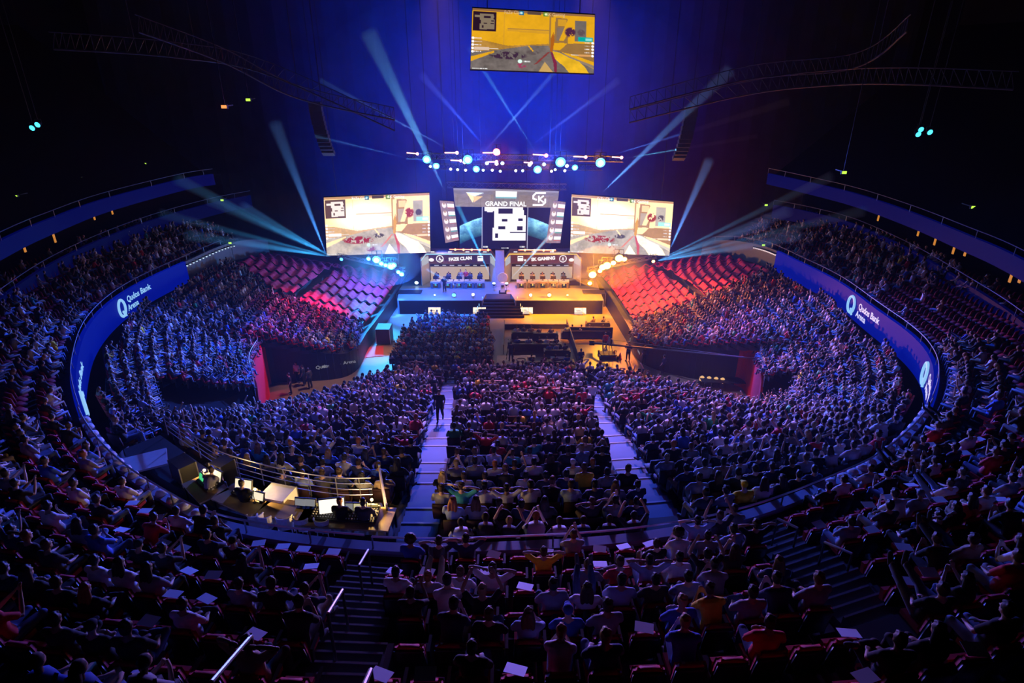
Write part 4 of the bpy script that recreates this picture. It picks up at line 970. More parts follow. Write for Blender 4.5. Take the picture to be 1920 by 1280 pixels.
def mass_mesh(name, VV, FL, FT, CC, label, cat, m=None):
    VV = np.concatenate(VV); FL = np.concatenate(FL).astype(np.int32); FT = np.concatenate(FT).astype(np.int32); CC = np.concatenate(CC)
    me = bpy.data.meshes.new(name); me.vertices.add(len(VV)); me.vertices.foreach_set('co', VV.astype(np.float32).reshape(-1))
    me.loops.add(len(FL)); me.loops.foreach_set('vertex_index', FL); me.polygons.add(len(FT))
    st = np.concatenate([[0], np.cumsum(FT)[:-1]]).astype(np.int32); me.polygons.foreach_set('loop_start', st); me.polygons.foreach_set('loop_total', FT)
    me.polygons.foreach_set('use_smooth', np.ones(len(FT), bool)); me.update(calc_edges=True)
    t = me.attributes.new('tint', 'FLOAT_COLOR', 'POINT'); c = np.ones((len(VV), 4), np.float32); c[:, :3] = CC; t.data.foreach_set('color', c.reshape(-1))
    me.materials.append(m or crowd_m); o = bpy.data.objects.new(name, me); C.objects.link(o)
    return tag(o, label, cat, kind='stuff')
mass = [q for q in places if not q.get('solo')]
add_mass('crowd', mass, 'thousands of seated spectators filling the stands round the arena', 'crowd')
# far seats as one stuff object: shell and cushion
def seat_light():
    b = MB(); P_ = []
    b.box((0, 0, .42), (.46, .42, .10)); n1 = len(b.v)
    b.box((0, -.25, .68), (.46, .07, .46), rot=Matrix.Rotation(.16, 3, 'X')); b.box((0, -.05, .2), (.1, .25, .38))
    return np.array(b.v, np.float32), b.f, n1
sv, sf, n1 = seat_light()
def seat_mass(name, L, label):
    v = sv; n = len(L); yaw = np.array([q['yaw'] for q in L]); s = np.array([q['s'] for q in L]); P_ = np.array([tuple(q['p']) for q in L])
    c, d = np.cos(yaw)[:, None], np.sin(yaw)[:, None]; X, Y, Z = [v[None, :, i] * s[:, None] for i in range(3)]
    W = np.stack([X * c - Y * d + P_[:, 0:1], X * d + Y * c + P_[:, 1:2], Z + P_[:, 2:3]], -1)
    col = np.tile(np.array((.38, .012, .03), np.float32), (n * len(v), 1)); kk = np.tile(np.arange(len(v)) >= 16, n); col[kk] = (.02, .02, .02); nz = np.repeat([q['zone'] in ('near', 'floor') for q in L], len(v)); col[nz] = (.035, .01, .014); nz = np.repeat([q['zone'] == 'upper' for q in L], len(v)) & (col[:, 0] > .1); col[nz] = (.24, .008, .02)  # dim light of the upper stand put into its darker red; near, floor near-black
    flat = np.concatenate([np.array(t) for t in sf]); off = (np.arange(n) * len(v))[:, None]
    return mass_mesh(name, [W.reshape(-1, 3)], [(flat[None, :] + off).reshape(-1)], [np.tile([len(t) for t in sf], n)], [col], label, 'seat')

# ---------------------------------------------------------------- full figures: one continuous body, clothing and hair as children
def remesh(mb, name, m, vox, smooth_it=3):
    me = mb.mesh(name, None); b_ = bmesh.new(); b_.from_mesh(me); bmesh.ops.remove_doubles(b_, verts=b_.verts, dist=1e-5); b_.to_mesh(me); b_.free(); o = bpy.data.objects.new('tmp', me); C.objects.link(o)
    r = o.modifiers.new('r', 'REMESH'); r.mode = 'VOXEL'; r.voxel_size = vox; r.use_smooth_shade = True
    s = o.modifiers.new('s', 'SMOOTH'); s.iterations = smooth_it; s.factor = .5
    bpy.context.view_layer.update()
    out = bpy.data.meshes.new_from_object(o.evaluated_get(bpy.context.evaluated_depsgraph_get())); bpy.data.objects.remove(o); bpy.data.meshes.remove(me)
    out.name = name; out.materials.clear(); out.materials.append(m); return out
skin_m = mat('skin', (.5, .3, .2), .55, obcol=True, noise=.06)
cloth_m = mat('clothing', (.3, .3, .3), .85, obcol=True, noise=.12, scale=14)
hair_m = mat('hair_strands', (.05, .03, .02), .6, obcol=True, noise=.3, scale=40)
def oval(mb, a, b, c, radii, n=12, wide=1.25):
    t = MB().tube([a, b, c], radii, n); return t
def torso_tube(J, k=1.0, lo=True):
    t = MB(); P_ = [J['pel'] + V(0, 0, -.08), J['pel'], J['wai'], J['che'], J['che'].lerp(J['nek'], .55), J['nek'] - V(0, 0, .02)]
    t.tube(P_, [.10 * k, .135 * k, .122 * k, .138 * k, .115 * k, .06 * k], 14)
    ax = [p for p in P_]
    for i in range(len(t.v)): x, y, z = t.v[i]; t.v[i] = (x * 1.28, y, z)
    return t
def hand(mb, w_, h_, side):
    d = (h_ - w_).normalized(); up = V(0, 0, 1) if abs(d.z) < .8 else V(0, -1, 0); s_ = d.cross(up).normalized(); n = s_.cross(d).normalized()
    c0 = w_ + d * .015; c1 = w_ + d * .085
    for q in (-1, -.33, .33, 1): mb.tube([c0 + s_ * q * .018, c1 + s_ * q * .030], [.014, .0125], 8)
    for i, q in enumerate((-1, -.33, .33, 1)):
        L = (.062, .074, .078, .066)[i] if side > 0 else (.066, .078, .074, .062)[i]; p0 = c1 + s_ * q * .031
        p1 = p0 + (d * .92 - n * .25) * L * .45; p2 = p1 + (d * .7 - n * .7) * L * .32; p3 = p2 + (d * .35 - n * .95) * L * .26
        mb.tube([p0, p1, p2, p3], [.0105, .0098, .0092, .0082], 7)
    t0 = c0 + s_ * (.022 * side) + d * .012; t1 = t0 + (d * .6 + s_ * side * .8) * .035; t2_ = t1 + (d * .9 + s_ * side * .3 - n * .3) * .03
    mb.tube([t0, t1, t2_], [.0135, .011, .0095], 7)
def body_parts(pn):
    J = pose(pn); b = MB()
    tt = torso_tube(J); b.add(tt.v, tt.f)
    hd = J['hed']
    b.ball(hd + V(0, -.008, .02), (.074, .092, .092), 18, 12); b.ball(hd + V(0, .018, -.045), (.056, .068, .07), 16, 10)
    b.tube([J['nek'] - V(0, .01, .05), hd + V(0, -.025, -.05)], [.062, .052], 12)
    b.tube([hd + V(0, .085, .005), hd + V(0, .108, -.025)], [.010, .015], 8)          # nose
    for s in (-1, 1):
        b.ball(hd + V(s * .076, -.005, -.01), (.012, .02, .03), 8, 6)                  # ears
        b.ball(hd + V(s * .031, .076, .006), (.014, .012, .010), 8, 6)                 # eyes
    b.ball(hd + V(0, .082, -.058), (.024, .012, .011), 8, 6); b.ball(hd + V(0, .068, -.092), (.028, .02, .02), 8, 6)
    for k, s in (('L', -1), ('R', 1)):
        b.tube([J['nek'] - V(-s * .03, 0, .03), J['sho' + k], J['sho' + k].lerp(J['elb' + k], .5), J['elb' + k], J['elb' + k].lerp(J['wri' + k], .35), J['wri' + k]], [.052, .055, .047, .038, .038, .026], 12)
        b.ball(J['sho' + k], .058, 10, 8); hand(b, J['wri' + k], J['han' + k], -s)
        b.tube([J['hip' + k], J['hip' + k].lerp(J['kne' + k], .4), J['kne' + k], J['kne' + k].lerp(J['ank' + k], .35), J['ank' + k]], [.092, .082, .058, .054, .036], 12)
        b.tube([J['ank' + k] + V(0, -.03, -.03), J['toe' + k]], [.036, .032], 10)
    body = remesh(b, 'person', skin_m, .0125)
    # shirt: torso, sleeves to above the elbow
    c = MB(); tt = torso_tube(J, 1.12); c.add(tt.v, tt.f)
    for k, s in (('L', -1), ('R', 1)):
        c.tube([J['nek'] - V(-s * .03, 0, .045), J['sho' + k], J['sho' + k].lerp(J['elb' + k], .5), J['sho' + k].lerp(J['elb' + k], .84)], [.060, .072, .066, .062], 12); c.ball(J['sho' + k], .072, 10, 8)
    shirt = remesh(c, 'shirt', cloth_m, .02, 2)
    t = MB(); p_ = MB().tube([J['pel'] + V(0, 0, -.10), J['pel'], J['pel'].lerp(J['wai'], .45)], [.125, .155, .145], 14)
    for i in range(len(p_.v)): x, y, z = p_.v[i]; p_.v[i] = (x * 1.2, y, z)
    t.add(p_.v, p_.f)
    for k in 'LR': t.tube([J['hip' + k], J['hip' + k].lerp(J['kne' + k], .4), J['kne' + k], J['kne' + k].lerp(J['ank' + k], .4), J['kne' + k].lerp(J['ank' + k], .93)], [.108, .096, .074, .070, .056], 12); t.ball(J['kne' + k], .075, 10, 8)
    tro = remesh(t, 'trousers', cloth_m, .02, 2)
    shoes = []
    for k in 'LR':
        sh = MB(); a, e = J['ank' + k], J['toe' + k]; d = (e - a).normalized(); sh.tube([a - d * .05 + V(0, 0, -.02), a + V(0, 0, -.02), e, e + d * .05], [.036, .052, .046, .03], 10)
        shoes.append(remesh(sh, 'shoe', cloth_m, .016, 2))
    return body, shirt, tro, shoes, hd
hair_meshes = {}
def hair_mesh(st):
    if st in hair_meshes: return hair_meshes[st]
    h = MB()
    if st == 'afro':
        rr = random.Random(3); h.ball((0, -.02, .045), (.135, .135, .125), 16, 12)
        for i in range(70):
            a, b_ = rr.uniform(0, 6.28), rr.uniform(-.25, 1.5); h.ball((.125 * math.cos(a) * math.cos(b_), -.02 + .125 * math.sin(a) * math.cos(b_), .045 + .12 * math.sin(b_)), .028, 7, 5)
    elif st == 'cap':
        h.ball((0, -.01, .035), (.088, .105, .088), 16, 10); h.ball((0, .10, .035), (.062, .07, .012), 14, 6)
    else:
        h.ball((0, -.022, .032), (.086, .098, .092), 16, 12); h.ball((0, -.045, -.02), (.078, .068, .075), 14, 10)
        rr = random.Random(5)
        for i in range(26): a = rr.uniform(0, 6.28); q = rr.uniform(.2, 1); h.ball((.075 * math.cos(a) * q, -.02 + .085 * math.sin(a) * q, .045 + .078 * math.sqrt(1 - q * q * .8)), .022, 7, 5)
        if st == 'long':
            for s in (-1, 0, 1): h.tube([(s * .05, -.05, .02), (s * .075, -.08, -.10), (s * .07, -.115, -.24), (s * .04, -.12, -.33)], [.05, .052, .045, .02], 10)
    hair_meshes[st] = remesh(h, 'cap' if st == 'cap' else 'hair', cloth_m if st == 'cap' else hair_m, .011, 3); return hair_meshes[st]
BP_ = {}
def make_person(q, label, group=None, poses=None):
    pn = q['pose']
    if pn not in BP_: BP_[pn] = body_parts(pn)
    body, shirt, tro, shoes, hd = BP_[pn]
    o = bpy.data.objects.new('person', body); C.objects.link(o); o.location = q['p']; o.rotation_euler = (0, 0, q['yaw']); s = q['s']; o.scale = (s, s, s); o.color = (*q['skin'], 1)
    tag(o, label, 'person', group)
    for nm, me, col in (('shirt', shirt, q['shirt'][1]), ('trousers', tro, q['trou'][1]), ('shoe', shoes[0], (.05, .05, .055)), ('shoe', shoes[1], (.05, .05, .055)), ('cap' if q['hs'] == 'cap' else 'hair', hair_mesh(q['hs']), q['shirt'][1] if q['hs'] == 'cap' else q['hair'][1])):
        c = bpy.data.objects.new(nm, me); C.objects.link(c); c.parent = o; c.color = (*col, 1)
        if nm in ('hair', 'cap'): c.location = hd
    return o
PT = {'hands_in_lap': 'hands in lap', 'hands_behind_head': 'hands behind head', 'arms_crossed': 'arms crossed', 'leaning_forward': 'leaning forward', 'feet_up': 'feet up', 'holding_phone': 'phone raised',
      'hand_on_chin': 'hand at chin', 'arms_raised': 'arms raised', 'legs_crossed': 'legs crossed', 'standing': 'standing', 'standing_arms_folded': 'standing', 'walking': 'walking'}
solo = [q for q in places if q.get('solo')]
# where someone sits in words: row behind the rail or before it, block and count from the aisle beside it
def block_words(q):
    if q['zone'] == 'upper':
        blk = 'left of the left stairs' if q['px'] < 650 else ('between both stairs' if q['px'] < 1480 else 'right of the right stairs')
        return 'upper', q['row'], blk
    blk = 'left of left aisle' if q['px'] < 790 else ('in middle block' if q['px'] < 1240 else 'right of right aisle')
    return 'lower', q['row'], blk
nrow = max([q['row'] for q in solo if q['zone'] == 'near'] or [0])
def row_phrase(z, r): return ('%s row behind rail' % ORD[r]) if z == 'upper' else ('%s row below rail' % ORD[nrow - r])
grp = {}
for q in solo: grp.setdefault(block_words(q), []).append(q)
made = {}
for (z, r, blk), L in grp.items():
    L.sort(key=lambda q: q['px'])
    for i, q in enumerate(L):
        lab = 'person in %s, %s, %s, %s %s' % (q['shirt'][0], PT[q['pose']], row_phrase(z, r), ORD[i], blk.replace('the ', ''))
        made[id(q)] = make_person(q, lab, 'spectators behind the ring rail' if z == 'upper' else 'spectators just below the ring rail')
print('labels words max', max(len(o['label'].split()) for o in made.values()))
# ---- seats of the nearest rows
back_m = mat('seat_shell', (.02, .02, .024), .45); cush_m = mat('seat_cushion', (.42, .012, .03), .75)
def seat_meshes():
    def arc(w_, r_, z0, z1, y0, th, lean, n=9):
        b = MB(); rows = []
        zs = [z0, z0 + (z1 - z0) * .5, z1 - .07, z1 - .02, z1]
        for side in (0, 1):
            for zi, z in enumerate(zs):
                for i in range(n):
                    a = (i / (n - 1) - .5) * 2; ww = w_ * (1 if zi < 2 else (.97, .86, .70)[zi - 2]); y = y0 + r_ * a * a - (z - z0) * lean - (th if side else 0) + (.01 if zi == 4 and side else 0)
                    b.v.append((a * ww / 2, y, z + (0 if zi < 3 else -.05 * a * a)))
        m = len(zs) * n
        for k in range(len(zs) - 1):
            for i in range(n - 1):
                a_ = k * n + i; b.f.append((a_, a_ + 1, a_ + n + 1, a_ + n)); b.f.append((m + a_, m + a_ + n, m + a_ + n + 1, m + a_ + 1))
        for i in range(n - 1): a_ = (len(zs) - 1) * n + i; b.f.append((a_, a_ + 1, m + a_ + 1, m + a_)); b.f.append((i + 1, i, m + i, m + i + 1))
        for k in range(len(zs) - 1):
            a_ = k * n; b.f.append((a_ + n, a_, m + a_, m + a_ + n)); a_ = k * n + n - 1; b.f.append((a_, a_ + n, m + a_ + n, m + a_))
        return b
    cushion = arc(.47, .05, .46, .93, -.20, .075, .18).mesh('backrest', cush_m); shell = arc(.49, .05, .30, .885, -.25, .05, .18).mesh('back_shell', back_m)
    up = MB().box((0, -.08, .50), (.42, .09, .24), rot=Matrix.Rotation(-.12, 3, 'X')).mesh('seat', cush_m)
    dn = MB().box((0, .02, .43), (.46, .44, .10)).mesh('seat', cush_m)
    arm = MB().box((.27, -.02, .62), (.05, .32, .035)).box((.27, -.16, .35), (.04, .08, .52)).mesh('armrest', back_m)
    leg = MB().box((0, -.14, .20), (.07, .12, .40)).box((0, -.14, .015), (.2, .25, .03)).mesh('leg', back_m)
    for me in (cushion, shell): me.polygons.foreach_set('use_smooth', [True] * len(me.polygons))
    return cushion, shell, up, dn, arm, leg
SMESH = seat_meshes()
up_seats = [s for s in seats if s['zone'] == 'upper' and -40 < s['px'] < 1960 and 500 < s['py'] < 1320]
up_seats.sort(key=lambda s: -s['k']); solo_seats = up_seats[:290]; sset = set(id(s) for s in solo_seats)
g2 = {}
for s in solo_seats:
    blk = 'left of left stairs' if s['px'] < 650 else ('between both stairs' if s['px'] < 1480 else 'right of right stairs'); g2.setdefault((s['row'], blk), []).append(s)
paper_m = mat('paper', (.72, .78, .9), .6, noise=.04)
nflyer = 0
for (r, blk), L in g2.items():
    L.sort(key=lambda s: s['px']); e_ = 0
    for i, s in enumerate(L):
        oc = s.get('occ')
        root = empty('arena_seat', s['p'], '%s red flip seat, %s row behind rail, %s %s' % ('taken' if oc else 'empty', ORD[r], ORD[i], blk), 'seat', 'red seats behind the ring rail', rz=s['yaw'])
        root.scale = (s['s'],) * 3
        for nm, me in (('backrest', SMESH[0]), ('back_shell', SMESH[1]), ('seat', SMESH[3] if oc else SMESH[2]), ('armrest', SMESH[4]), ('leg', SMESH[5])):
            c = bpy.data.objects.new(nm, me); C.objects.link(c); c.parent = root
        if not oc and R.random() < .5 and s['px'] > 250 and nflyer < 70:
            nflyer += 1; M = Matrix.Rotation(s['yaw'], 3, 'Z'); pp = s['p'] + M @ V(R.uniform(-.06, .06), -.235, .955) * s['s']
            f = MB().add([(-.15, -.105, 0), (.15, -.105, 0), (.15, .105, .015), (-.15, .105, .015), (-.15, -.105, .004), (.15, -.105, .004), (.15, .105, .019), (-.15, .105, .019)], [(3, 2, 1, 0), (4, 5, 6, 7), (0, 1, 5, 4), (2, 3, 7, 6), (1, 2, 6, 5), (3, 0, 4, 7)]).build('paper_sheet', paper_m)
            f.location = pp; f.rotation_euler = (R.uniform(-.35, .1), 0, s['yaw'] + R.uniform(-.35, .35)); f.scale = (s['s'],) * 3
            tag(f, 'pale paper sheet on empty seat, %s row behind rail, %s %s' % (ORD[r], ORD[i], blk), 'paper', 'paper sheets left on the empty seats')
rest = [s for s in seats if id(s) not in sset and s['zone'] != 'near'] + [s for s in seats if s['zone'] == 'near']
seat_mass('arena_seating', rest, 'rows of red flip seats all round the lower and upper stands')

# ---------------------------------------------------------------- balconies, suites, roof
def ribbon(P_, h, th, m, name, n=60, dz=0.0, out=1):
    """upright band through the points, h high below them, th thick to the outside"""
    mb = MB(); us = np.linspace(0, len(P_) - 1, n); Q = [crom(P_, u) for u in us]
    for i, q in enumerate(Q):
        t = Q[min(i + 1, n - 1)] - Q[max(i - 1, 0)]; t.z = 0; t.normalize(); nn = Vector((-t.y, t.x, 0)) * th * out; z1 = q.z + dz; z0 = z1 - h
        mb.v += [(q.x, q.y, z0), (q.x, q.y, z1), (q.x + nn.x, q.y + nn.y, z1), (q.x + nn.x, q.y + nn.y, z0)]
    for i in range(n - 1):
        for j in range(4): mb.f.append((i * 4 + j, (i + 1) * 4 + j, (i + 1) * 4 + (j + 1) % 4, i * 4 + (j + 1) % 4))
    o = mb.build(name, m); return tag(o, kind='structure')
dimblue = mat('led_band_blue', (.001, .002, .006), .5, emit=(.0, .010, .50), es=.13, noise=0, spec=.05)
dimblue2 = mat('led_band_blue_low', (.001, .002, .006), .5, emit=(.0, .010, .50), es=.07, noise=0, spec=.05)
L2 = [V(-25, 20, 12)] + [at(*p, 12) for p in ((0, 560), (100, 493), (200, 445), (300, 408), (400, 380), (470, 366))]
R2 = [at(*p, 12) for p in ((1450, 384), (1520, 398), (1600, 420), (1700, 466), (1800, 525), (1919, 605))] + [V(22.8, 19, 12)]
L3 = [V(-25, 20, 15)] + [at(*p, 15) for p in ((0, 452), (100, 408), (200, 372), (340, 336), (400, 326))]
R3 = [at(*p, 15) for p in ((1440, 325), (1500, 338), (1600, 362), (1700, 395), (1800, 435), (1919, 488))] + [V(22.8, 19, 15)]
ribbon(L2, 1.15, .25, dimblue2, 'trim_suite_band_left', out=1); ribbon(R2, 1.15, .25, dimblue2, 'trim_suite_band_right', out=1)
ribbon(L3, .95, .25, dimblue, 'trim_balcony_band_left', out=1); ribbon(R3, .95, .25, dimblue, 'trim_balcony_band_right', out=1)
def sheet(A, B, m, name, n=50):
    mb = MB(); us = np.linspace(0, 1, n); fa = [crom(A, u * (len(A) - 1)) for u in us]; fb = [crom(B, u * (len(B) - 1)) for u in us]
    for a, b in zip(fa, fb): mb.v += [tuple(a), tuple(b)]
    for i in range(n - 1): mb.f.append((2 * i, 2 * i + 1, 2 * i + 3, 2 * i + 2))
    return tag(mb.build(name, m, fix=False), kind='structure')
for sgn, A, B, nm in ((-1, L2, L3, 'left'), (1, R2, R3, 'right')):
    o1 = [V(p.x + sgn * 2.6, p.y, 11.2) for p in A]; o2 = [V(p.x + sgn * 2.6, p.y, 14.1) for p in A]
    sheet([V(p.x, p.y, 11.2) for p in A], o1, bowl_m, 'floor_suites_' + nm); sheet(o1, o2, stage_f, 'wall_suites_' + nm)
    up0 = [V(p.x, p.y, 14.3) for p in B]; up1 = [V(p.x + sgn * 15, p.y + 2, 27) for p in B]
    sheet(up0, up1, stage_f, 'floor_gallery_' + nm)
    sheet(up1, [V(p.x, p.y, 39) for p in up1], stage_f, 'wall_gallery_' + nm)
rail_m = mat('rail_painted', (.35, .36, .42), .4, .5)
def railing(name, P_, h, label, n=60, step=4, r=.025, bars=1, m=None, base=0.0):
    us = np.linspace(0, len(P_) - 1, n); Q = [crom(P_, u) for u in us]; root = empty(name, Q[0], label, 'railing'); o = Q[0]
    t = MB().tube([q - o + V(0, 0, h) for q in Q], r, 6); t.build('top_rail', m or rail_m, root)
    for b in range(1, bars): MB().tube([q - o + V(0, 0, h * b / bars) for q in Q], r * .6, 5).build('mid_rail', m or rail_m, root)
    ps = MB()
    for i in range(0, n, step): MB().tube([Q[i] - o + V(0, 0, base), Q[i] - o + V(0, 0, h)], r * .8, 5).build('post', m or rail_m, root)
    return root
railing('railing', L2, .45, 'thin rail on the left suite balcony band', step=6); railing('railing', R2, .45, 'thin rail on the right suite balcony band', step=6)
railing('railing', L3, .45, 'thin rail on the topmost left balcony band', step=6); railing('railing', R3, .45, 'thin rail on the topmost right balcony band', step=6)
def rimline(u0, u1, n, dz, d=0): return [rim(u) + rim_n(u) * d + V(0, 0, dz) for u in np.linspace(u0, u1, n)]
railing('railing', rimline(2.2, 8.6, 16, 0), .42, 'steel rail along the top of the left blue fascia', step=4, n=70)
railing('railing', rimline(19.6, 27.2, 18, 0), .42, 'steel rail along the top of the right blue fascia', step=4, n=70, m=mat('rail_warm', (.6, .5, .4), .4, .4))
railing('railing', rimline(8.6, 12.95, 14, -.15, .05), .48, 'long steel handrail on the ledge behind the control desk', n=50, step=5, r=.035, m=steel)
railing('railing', rimline(13.0, 19.6, 20, -.15, .05), .44, 'long steel handrail on the ledge in front of the nearest seats', n=60, step=6, r=.035, m=steel)
# front rails of the end stand
railing('railing', [inn(u) for u in np.linspace(11.9, 16.1, 12)], 1.0, 'silver barred rail across the front of the middle stand', n=40, step=2, bars=4, m=steel)
railing('railing', [inn(u) for u in np.linspace(16.2, 19.0, 10)], 1.0, 'silver rail slanting along the front of the right stand', n=26, step=3, bars=2, m=steel)
railing('railing', [inn(u) for u in np.linspace(9.3, 11.8, 10)], 1.0, 'silver rail slanting along the front of the left stand', n=26, step=3, bars=2, m=steel)
railing('railing', [inn(u) + V(0, 0, .25) for u in np.linspace(5.2, 8.4, 10)], .9, 'white rail on top of the red wall beside the left bay', n=24, step=3, bars=4, m=steel)
railing('railing', [inn(u) + V(0, 0, .25) for u in np.linspace(19.9, 22.1, 10)], .9, 'pale rail on top of the red wall beside the right bay', n=24, step=3, bars=4, m=steel)
# exit lamps dotted through the stands
exm = lampmat('exit_green', (.55, 1, .08), 1.3); exr = lampmat('exit_orange', (1, .35, .1), 1.2)
for i, (x, y, z) in enumerate(((30, 368, 17.6), (151, 334, 18), (272, 307, 18.4), (466, 187, 22), (421, 200, 22), (1582, 323, 18), (1705, 353, 17.8), (1824, 388, 17.4), (3, 572, 11.3), (95, 507, 11.2), (240, 437, 11.2), (335, 402, 11.2), (417, 375, 12.4),
                               (1436, 384, 12), (1521, 410, 11.3), (1617, 445, 11.2), (1762, 512, 11.2), (1854, 572, 11.2), (432, 455, 9.1), (327, 508, 8.8), (1431, 459, 9.1), (1541, 512, 8.8), (1698, 626, 9.3))):
    p = at(x, y, z); pole = 0
    if i in (3, 4): pole = 40.02 - p.z
    elif z > 17:                                # fixed on the slope of the gallery behind the top band
        sg = -1 if x < 900 else 1; B_ = L3 if x < 900 else R3; hit = None
        for zz in np.arange(23.6, 14.5, -.04):
            c_ = at(x, y, zz); near_ = min(B_, key=lambda b_: abs(b_.y + 1 - c_.y)); sgn = (c_.x - near_.x) * sg / 15
            if 0 <= sgn <= 1 and abs(14.3 + 12.7 * sgn - zz) < .25: hit = c_
        if hit is not None: p = hit
        else: pole = 40.02 - p.z
    elif i in (5, 6): pole = 0
    root = empty('exit_lamp', p, 'small %s lamp glowing in the dark %s stand, %s from the left there' % ('orange' if i == 4 else 'green exit', 'left' if x < 900 else 'right', ORD[sorted([q for q in (30, 151, 272, 466, 421, 3, 95, 240, 335, 417, 432, 327)]).index(x) if x < 900 else sorted([1582, 1705, 1824, 1436, 1521, 1617, 1762, 1854, 1431, 1541, 1698]).index(x)]), 'lamp', 'exit lamps in the stands')
    MB().box((0, 0, 0), (.32, .12, .22)).build('housing', black, root); MB().box((0, -.08, 0), (.26, .05, .15)).build('lit_face', exr if i == 4 else exm, root); MB().box((0, .5, .02), (.06, 1.0, .06)).box((0, .05, pole / 2 if pole else -.8), (.03, .03, pole or 1.6)).build('bracket', black, root)
orm = lampmat('warm_edge_glow', (1, .36, .04), .55)  # orange-lit glass edges, the light put in as emission
for i, (x, y, h) in enumerate(((44, 460, .9), (100, 440, 1.1), (153, 408, .4), (176, 405, .6), (210, 396, .5), (1647, 408, .5), (1723, 432, .8), (1755, 446, 1.0), (1790, 462, 1.0), (1811, 470, .7), (1897, 515, .9), (1913, 522, .5))):
    p = at(x, y, 13.2); q = MB().box((0, 0, 0), (.05, .16, h)).build('lit_glass_edge', orm); q.location = p + V(0, 0, 0)
    tag(q, 'narrow glowing glass edge between the %s balcony bands, %s from the left on that side' % ('left' if x < 900 else 'right', ORD[i if i < 5 else i - 5]), 'light', 'glowing glass edges in the suites')
# dotted lamp rows on the portal boards at both far ends of the fascia
for u0, u1, sd in ((1.95, 3.0, 'left'), (25.6, 26.15, 'right')):
    n = 16 if sd == 'left' else 15
    for i in range(n):
        u = u0 + (u1 - u0) * i / (n - 1); p = rim(u) - rim_n(u) * .2 + V(0, 0, -.35)
        root = empty('spot_bulb', p, 'tiny white bulb on the %s portal board, %s of the row from its stage end' % (sd, ORD[i if sd == 'left' else n - 1 - i]), 'lamp', 'bulbs on the %s portal board' % sd)
        MB().ball((0, 0, 0), .075, 8, 6).build('bulb', lampmat('bulb_dim', (.6, .8, 1), .9) if sd == 'left' else lampmat('bulb_warm', (1, .75, .75), .9), root); MB().box((0, 0, .09), (.16, .16, .07)).build('hood', black, root)
# lettering on the fascia
fas_w = lampmat('fascia_print', (.30, .62, 1), .9); fas_w2 = lampmat('fascia_print_white', (.75, .72, 1), .9)
def ring_len(u): a, b = rim(u - .01), rim(u + .01); return math.hypot(b.x - a.x, b.y - a.y) / .02
def ring_text(txt, uc, s, dx, dz, m, par, nm='lettering'):
    me = text_mesh(txt, s, m, bold=.012); me.name = nm; L = ring_len(uc)
    for v in me.vertices:
        u = uc - (v.co.x + dx) / L; p = rim(u); n = rim_n(u); q = p - n * (.135 + v.co.z) ; v.co = (q.x, q.y, p.z + dz + v.co.y)
    o = bpy.data.objects.new(nm, me); C.objects.link(o); o.parent = par; return o
for uc, lab in ((4.35, 'lit arena name with ring emblem on the left fascia, farther one'), (7.35, 'lit arena name with ring emblem on the left fascia, nearer one'), (23.25, 'lit arena name with ring emblem on the right fascia, farther one'), (20.75, 'lit arena name with ring emblem on the right fascia, nearer one')):
    root = empty('fascia_sign', (0, 0, 0), lab, 'sign'); L = ring_len(uc); lk = fas_w if uc < 10 else fas_w2
    ring_text('Qudos Bank', uc, .62, 1.1, -.60, lk, root); ring_text('Arena', uc, .62, .15, -1.18, lk, root)
    P_ = []
    for t in np.linspace(0, 2 * math.pi, 25)[:-1]:
        u = uc - (-1.55 + .50 * math.cos(t)) / L; P_.append(rim(u) - rim_n(u) * .16 + V(0, 0, -.85 + .58 * math.sin(t)))
    MB().tube(P_, .095, 6, closed=True).build('ring_emblem', fas_w, root)
    u1, u2 = uc - (-1.50) / L, uc - (-1.18) / L
    MB().tube([rim(u1) - rim_n(u1) * .16 + V(0, 0, -1.1), rim(u2) - rim_n(u2) * .16 + V(0, 0, -1.5)], .08, 6).build('emblem_tail', fas_w, root)
# ad boards along the right court edge and the left bay
adm = lampmat('board_print', (.8, .8, .85), .28)
def inn_text(txt, uc, s, z, sgn=1):
    me = text_mesh(txt, s, adm); a, b = inn(uc - .01), inn(uc + .01); t = (a - b); t.z = 0; t.normalize(); nn = Vector((-t.y, t.x, 0)) * -1; p = inn(uc) - nn * -.08
    p = inn(uc) + Vector((t.y, -t.x, 0)) * .06
    me.transform(Matrix(((t.x, 0, t.y, p.x), (t.y, 0, -t.x, p.y), (0, 1, 0, z), (0, 0, 0, 1))))
    o = bpy.data.objects.new('wall_lettering', me); C.objects.link(o); return o
i = 0
for uc, sd in ((24.35, 'right court'), (24.75, 'right court'), (25.15, 'right court'), (25.6, 'right court'), (4.15, 'left bay'), (4.5, 'left bay'), (4.85, 'left bay')):
    o = inn_text('Qudos Bank Arena', uc, .42, .85 if sd[0] == 'r' else 1.3); o.name = 'board_lettering'
    tag(o, 'faint arena name printed on the dark %s board, %s from the stage end' % (sd, ORD[{24.35: 3, 24.75: 2, 25.15: 1, 25.6: 0, 4.15: 0, 4.5: 1, 4.85: 2}[uc]]), 'sign', 'arena names printed along the boards')
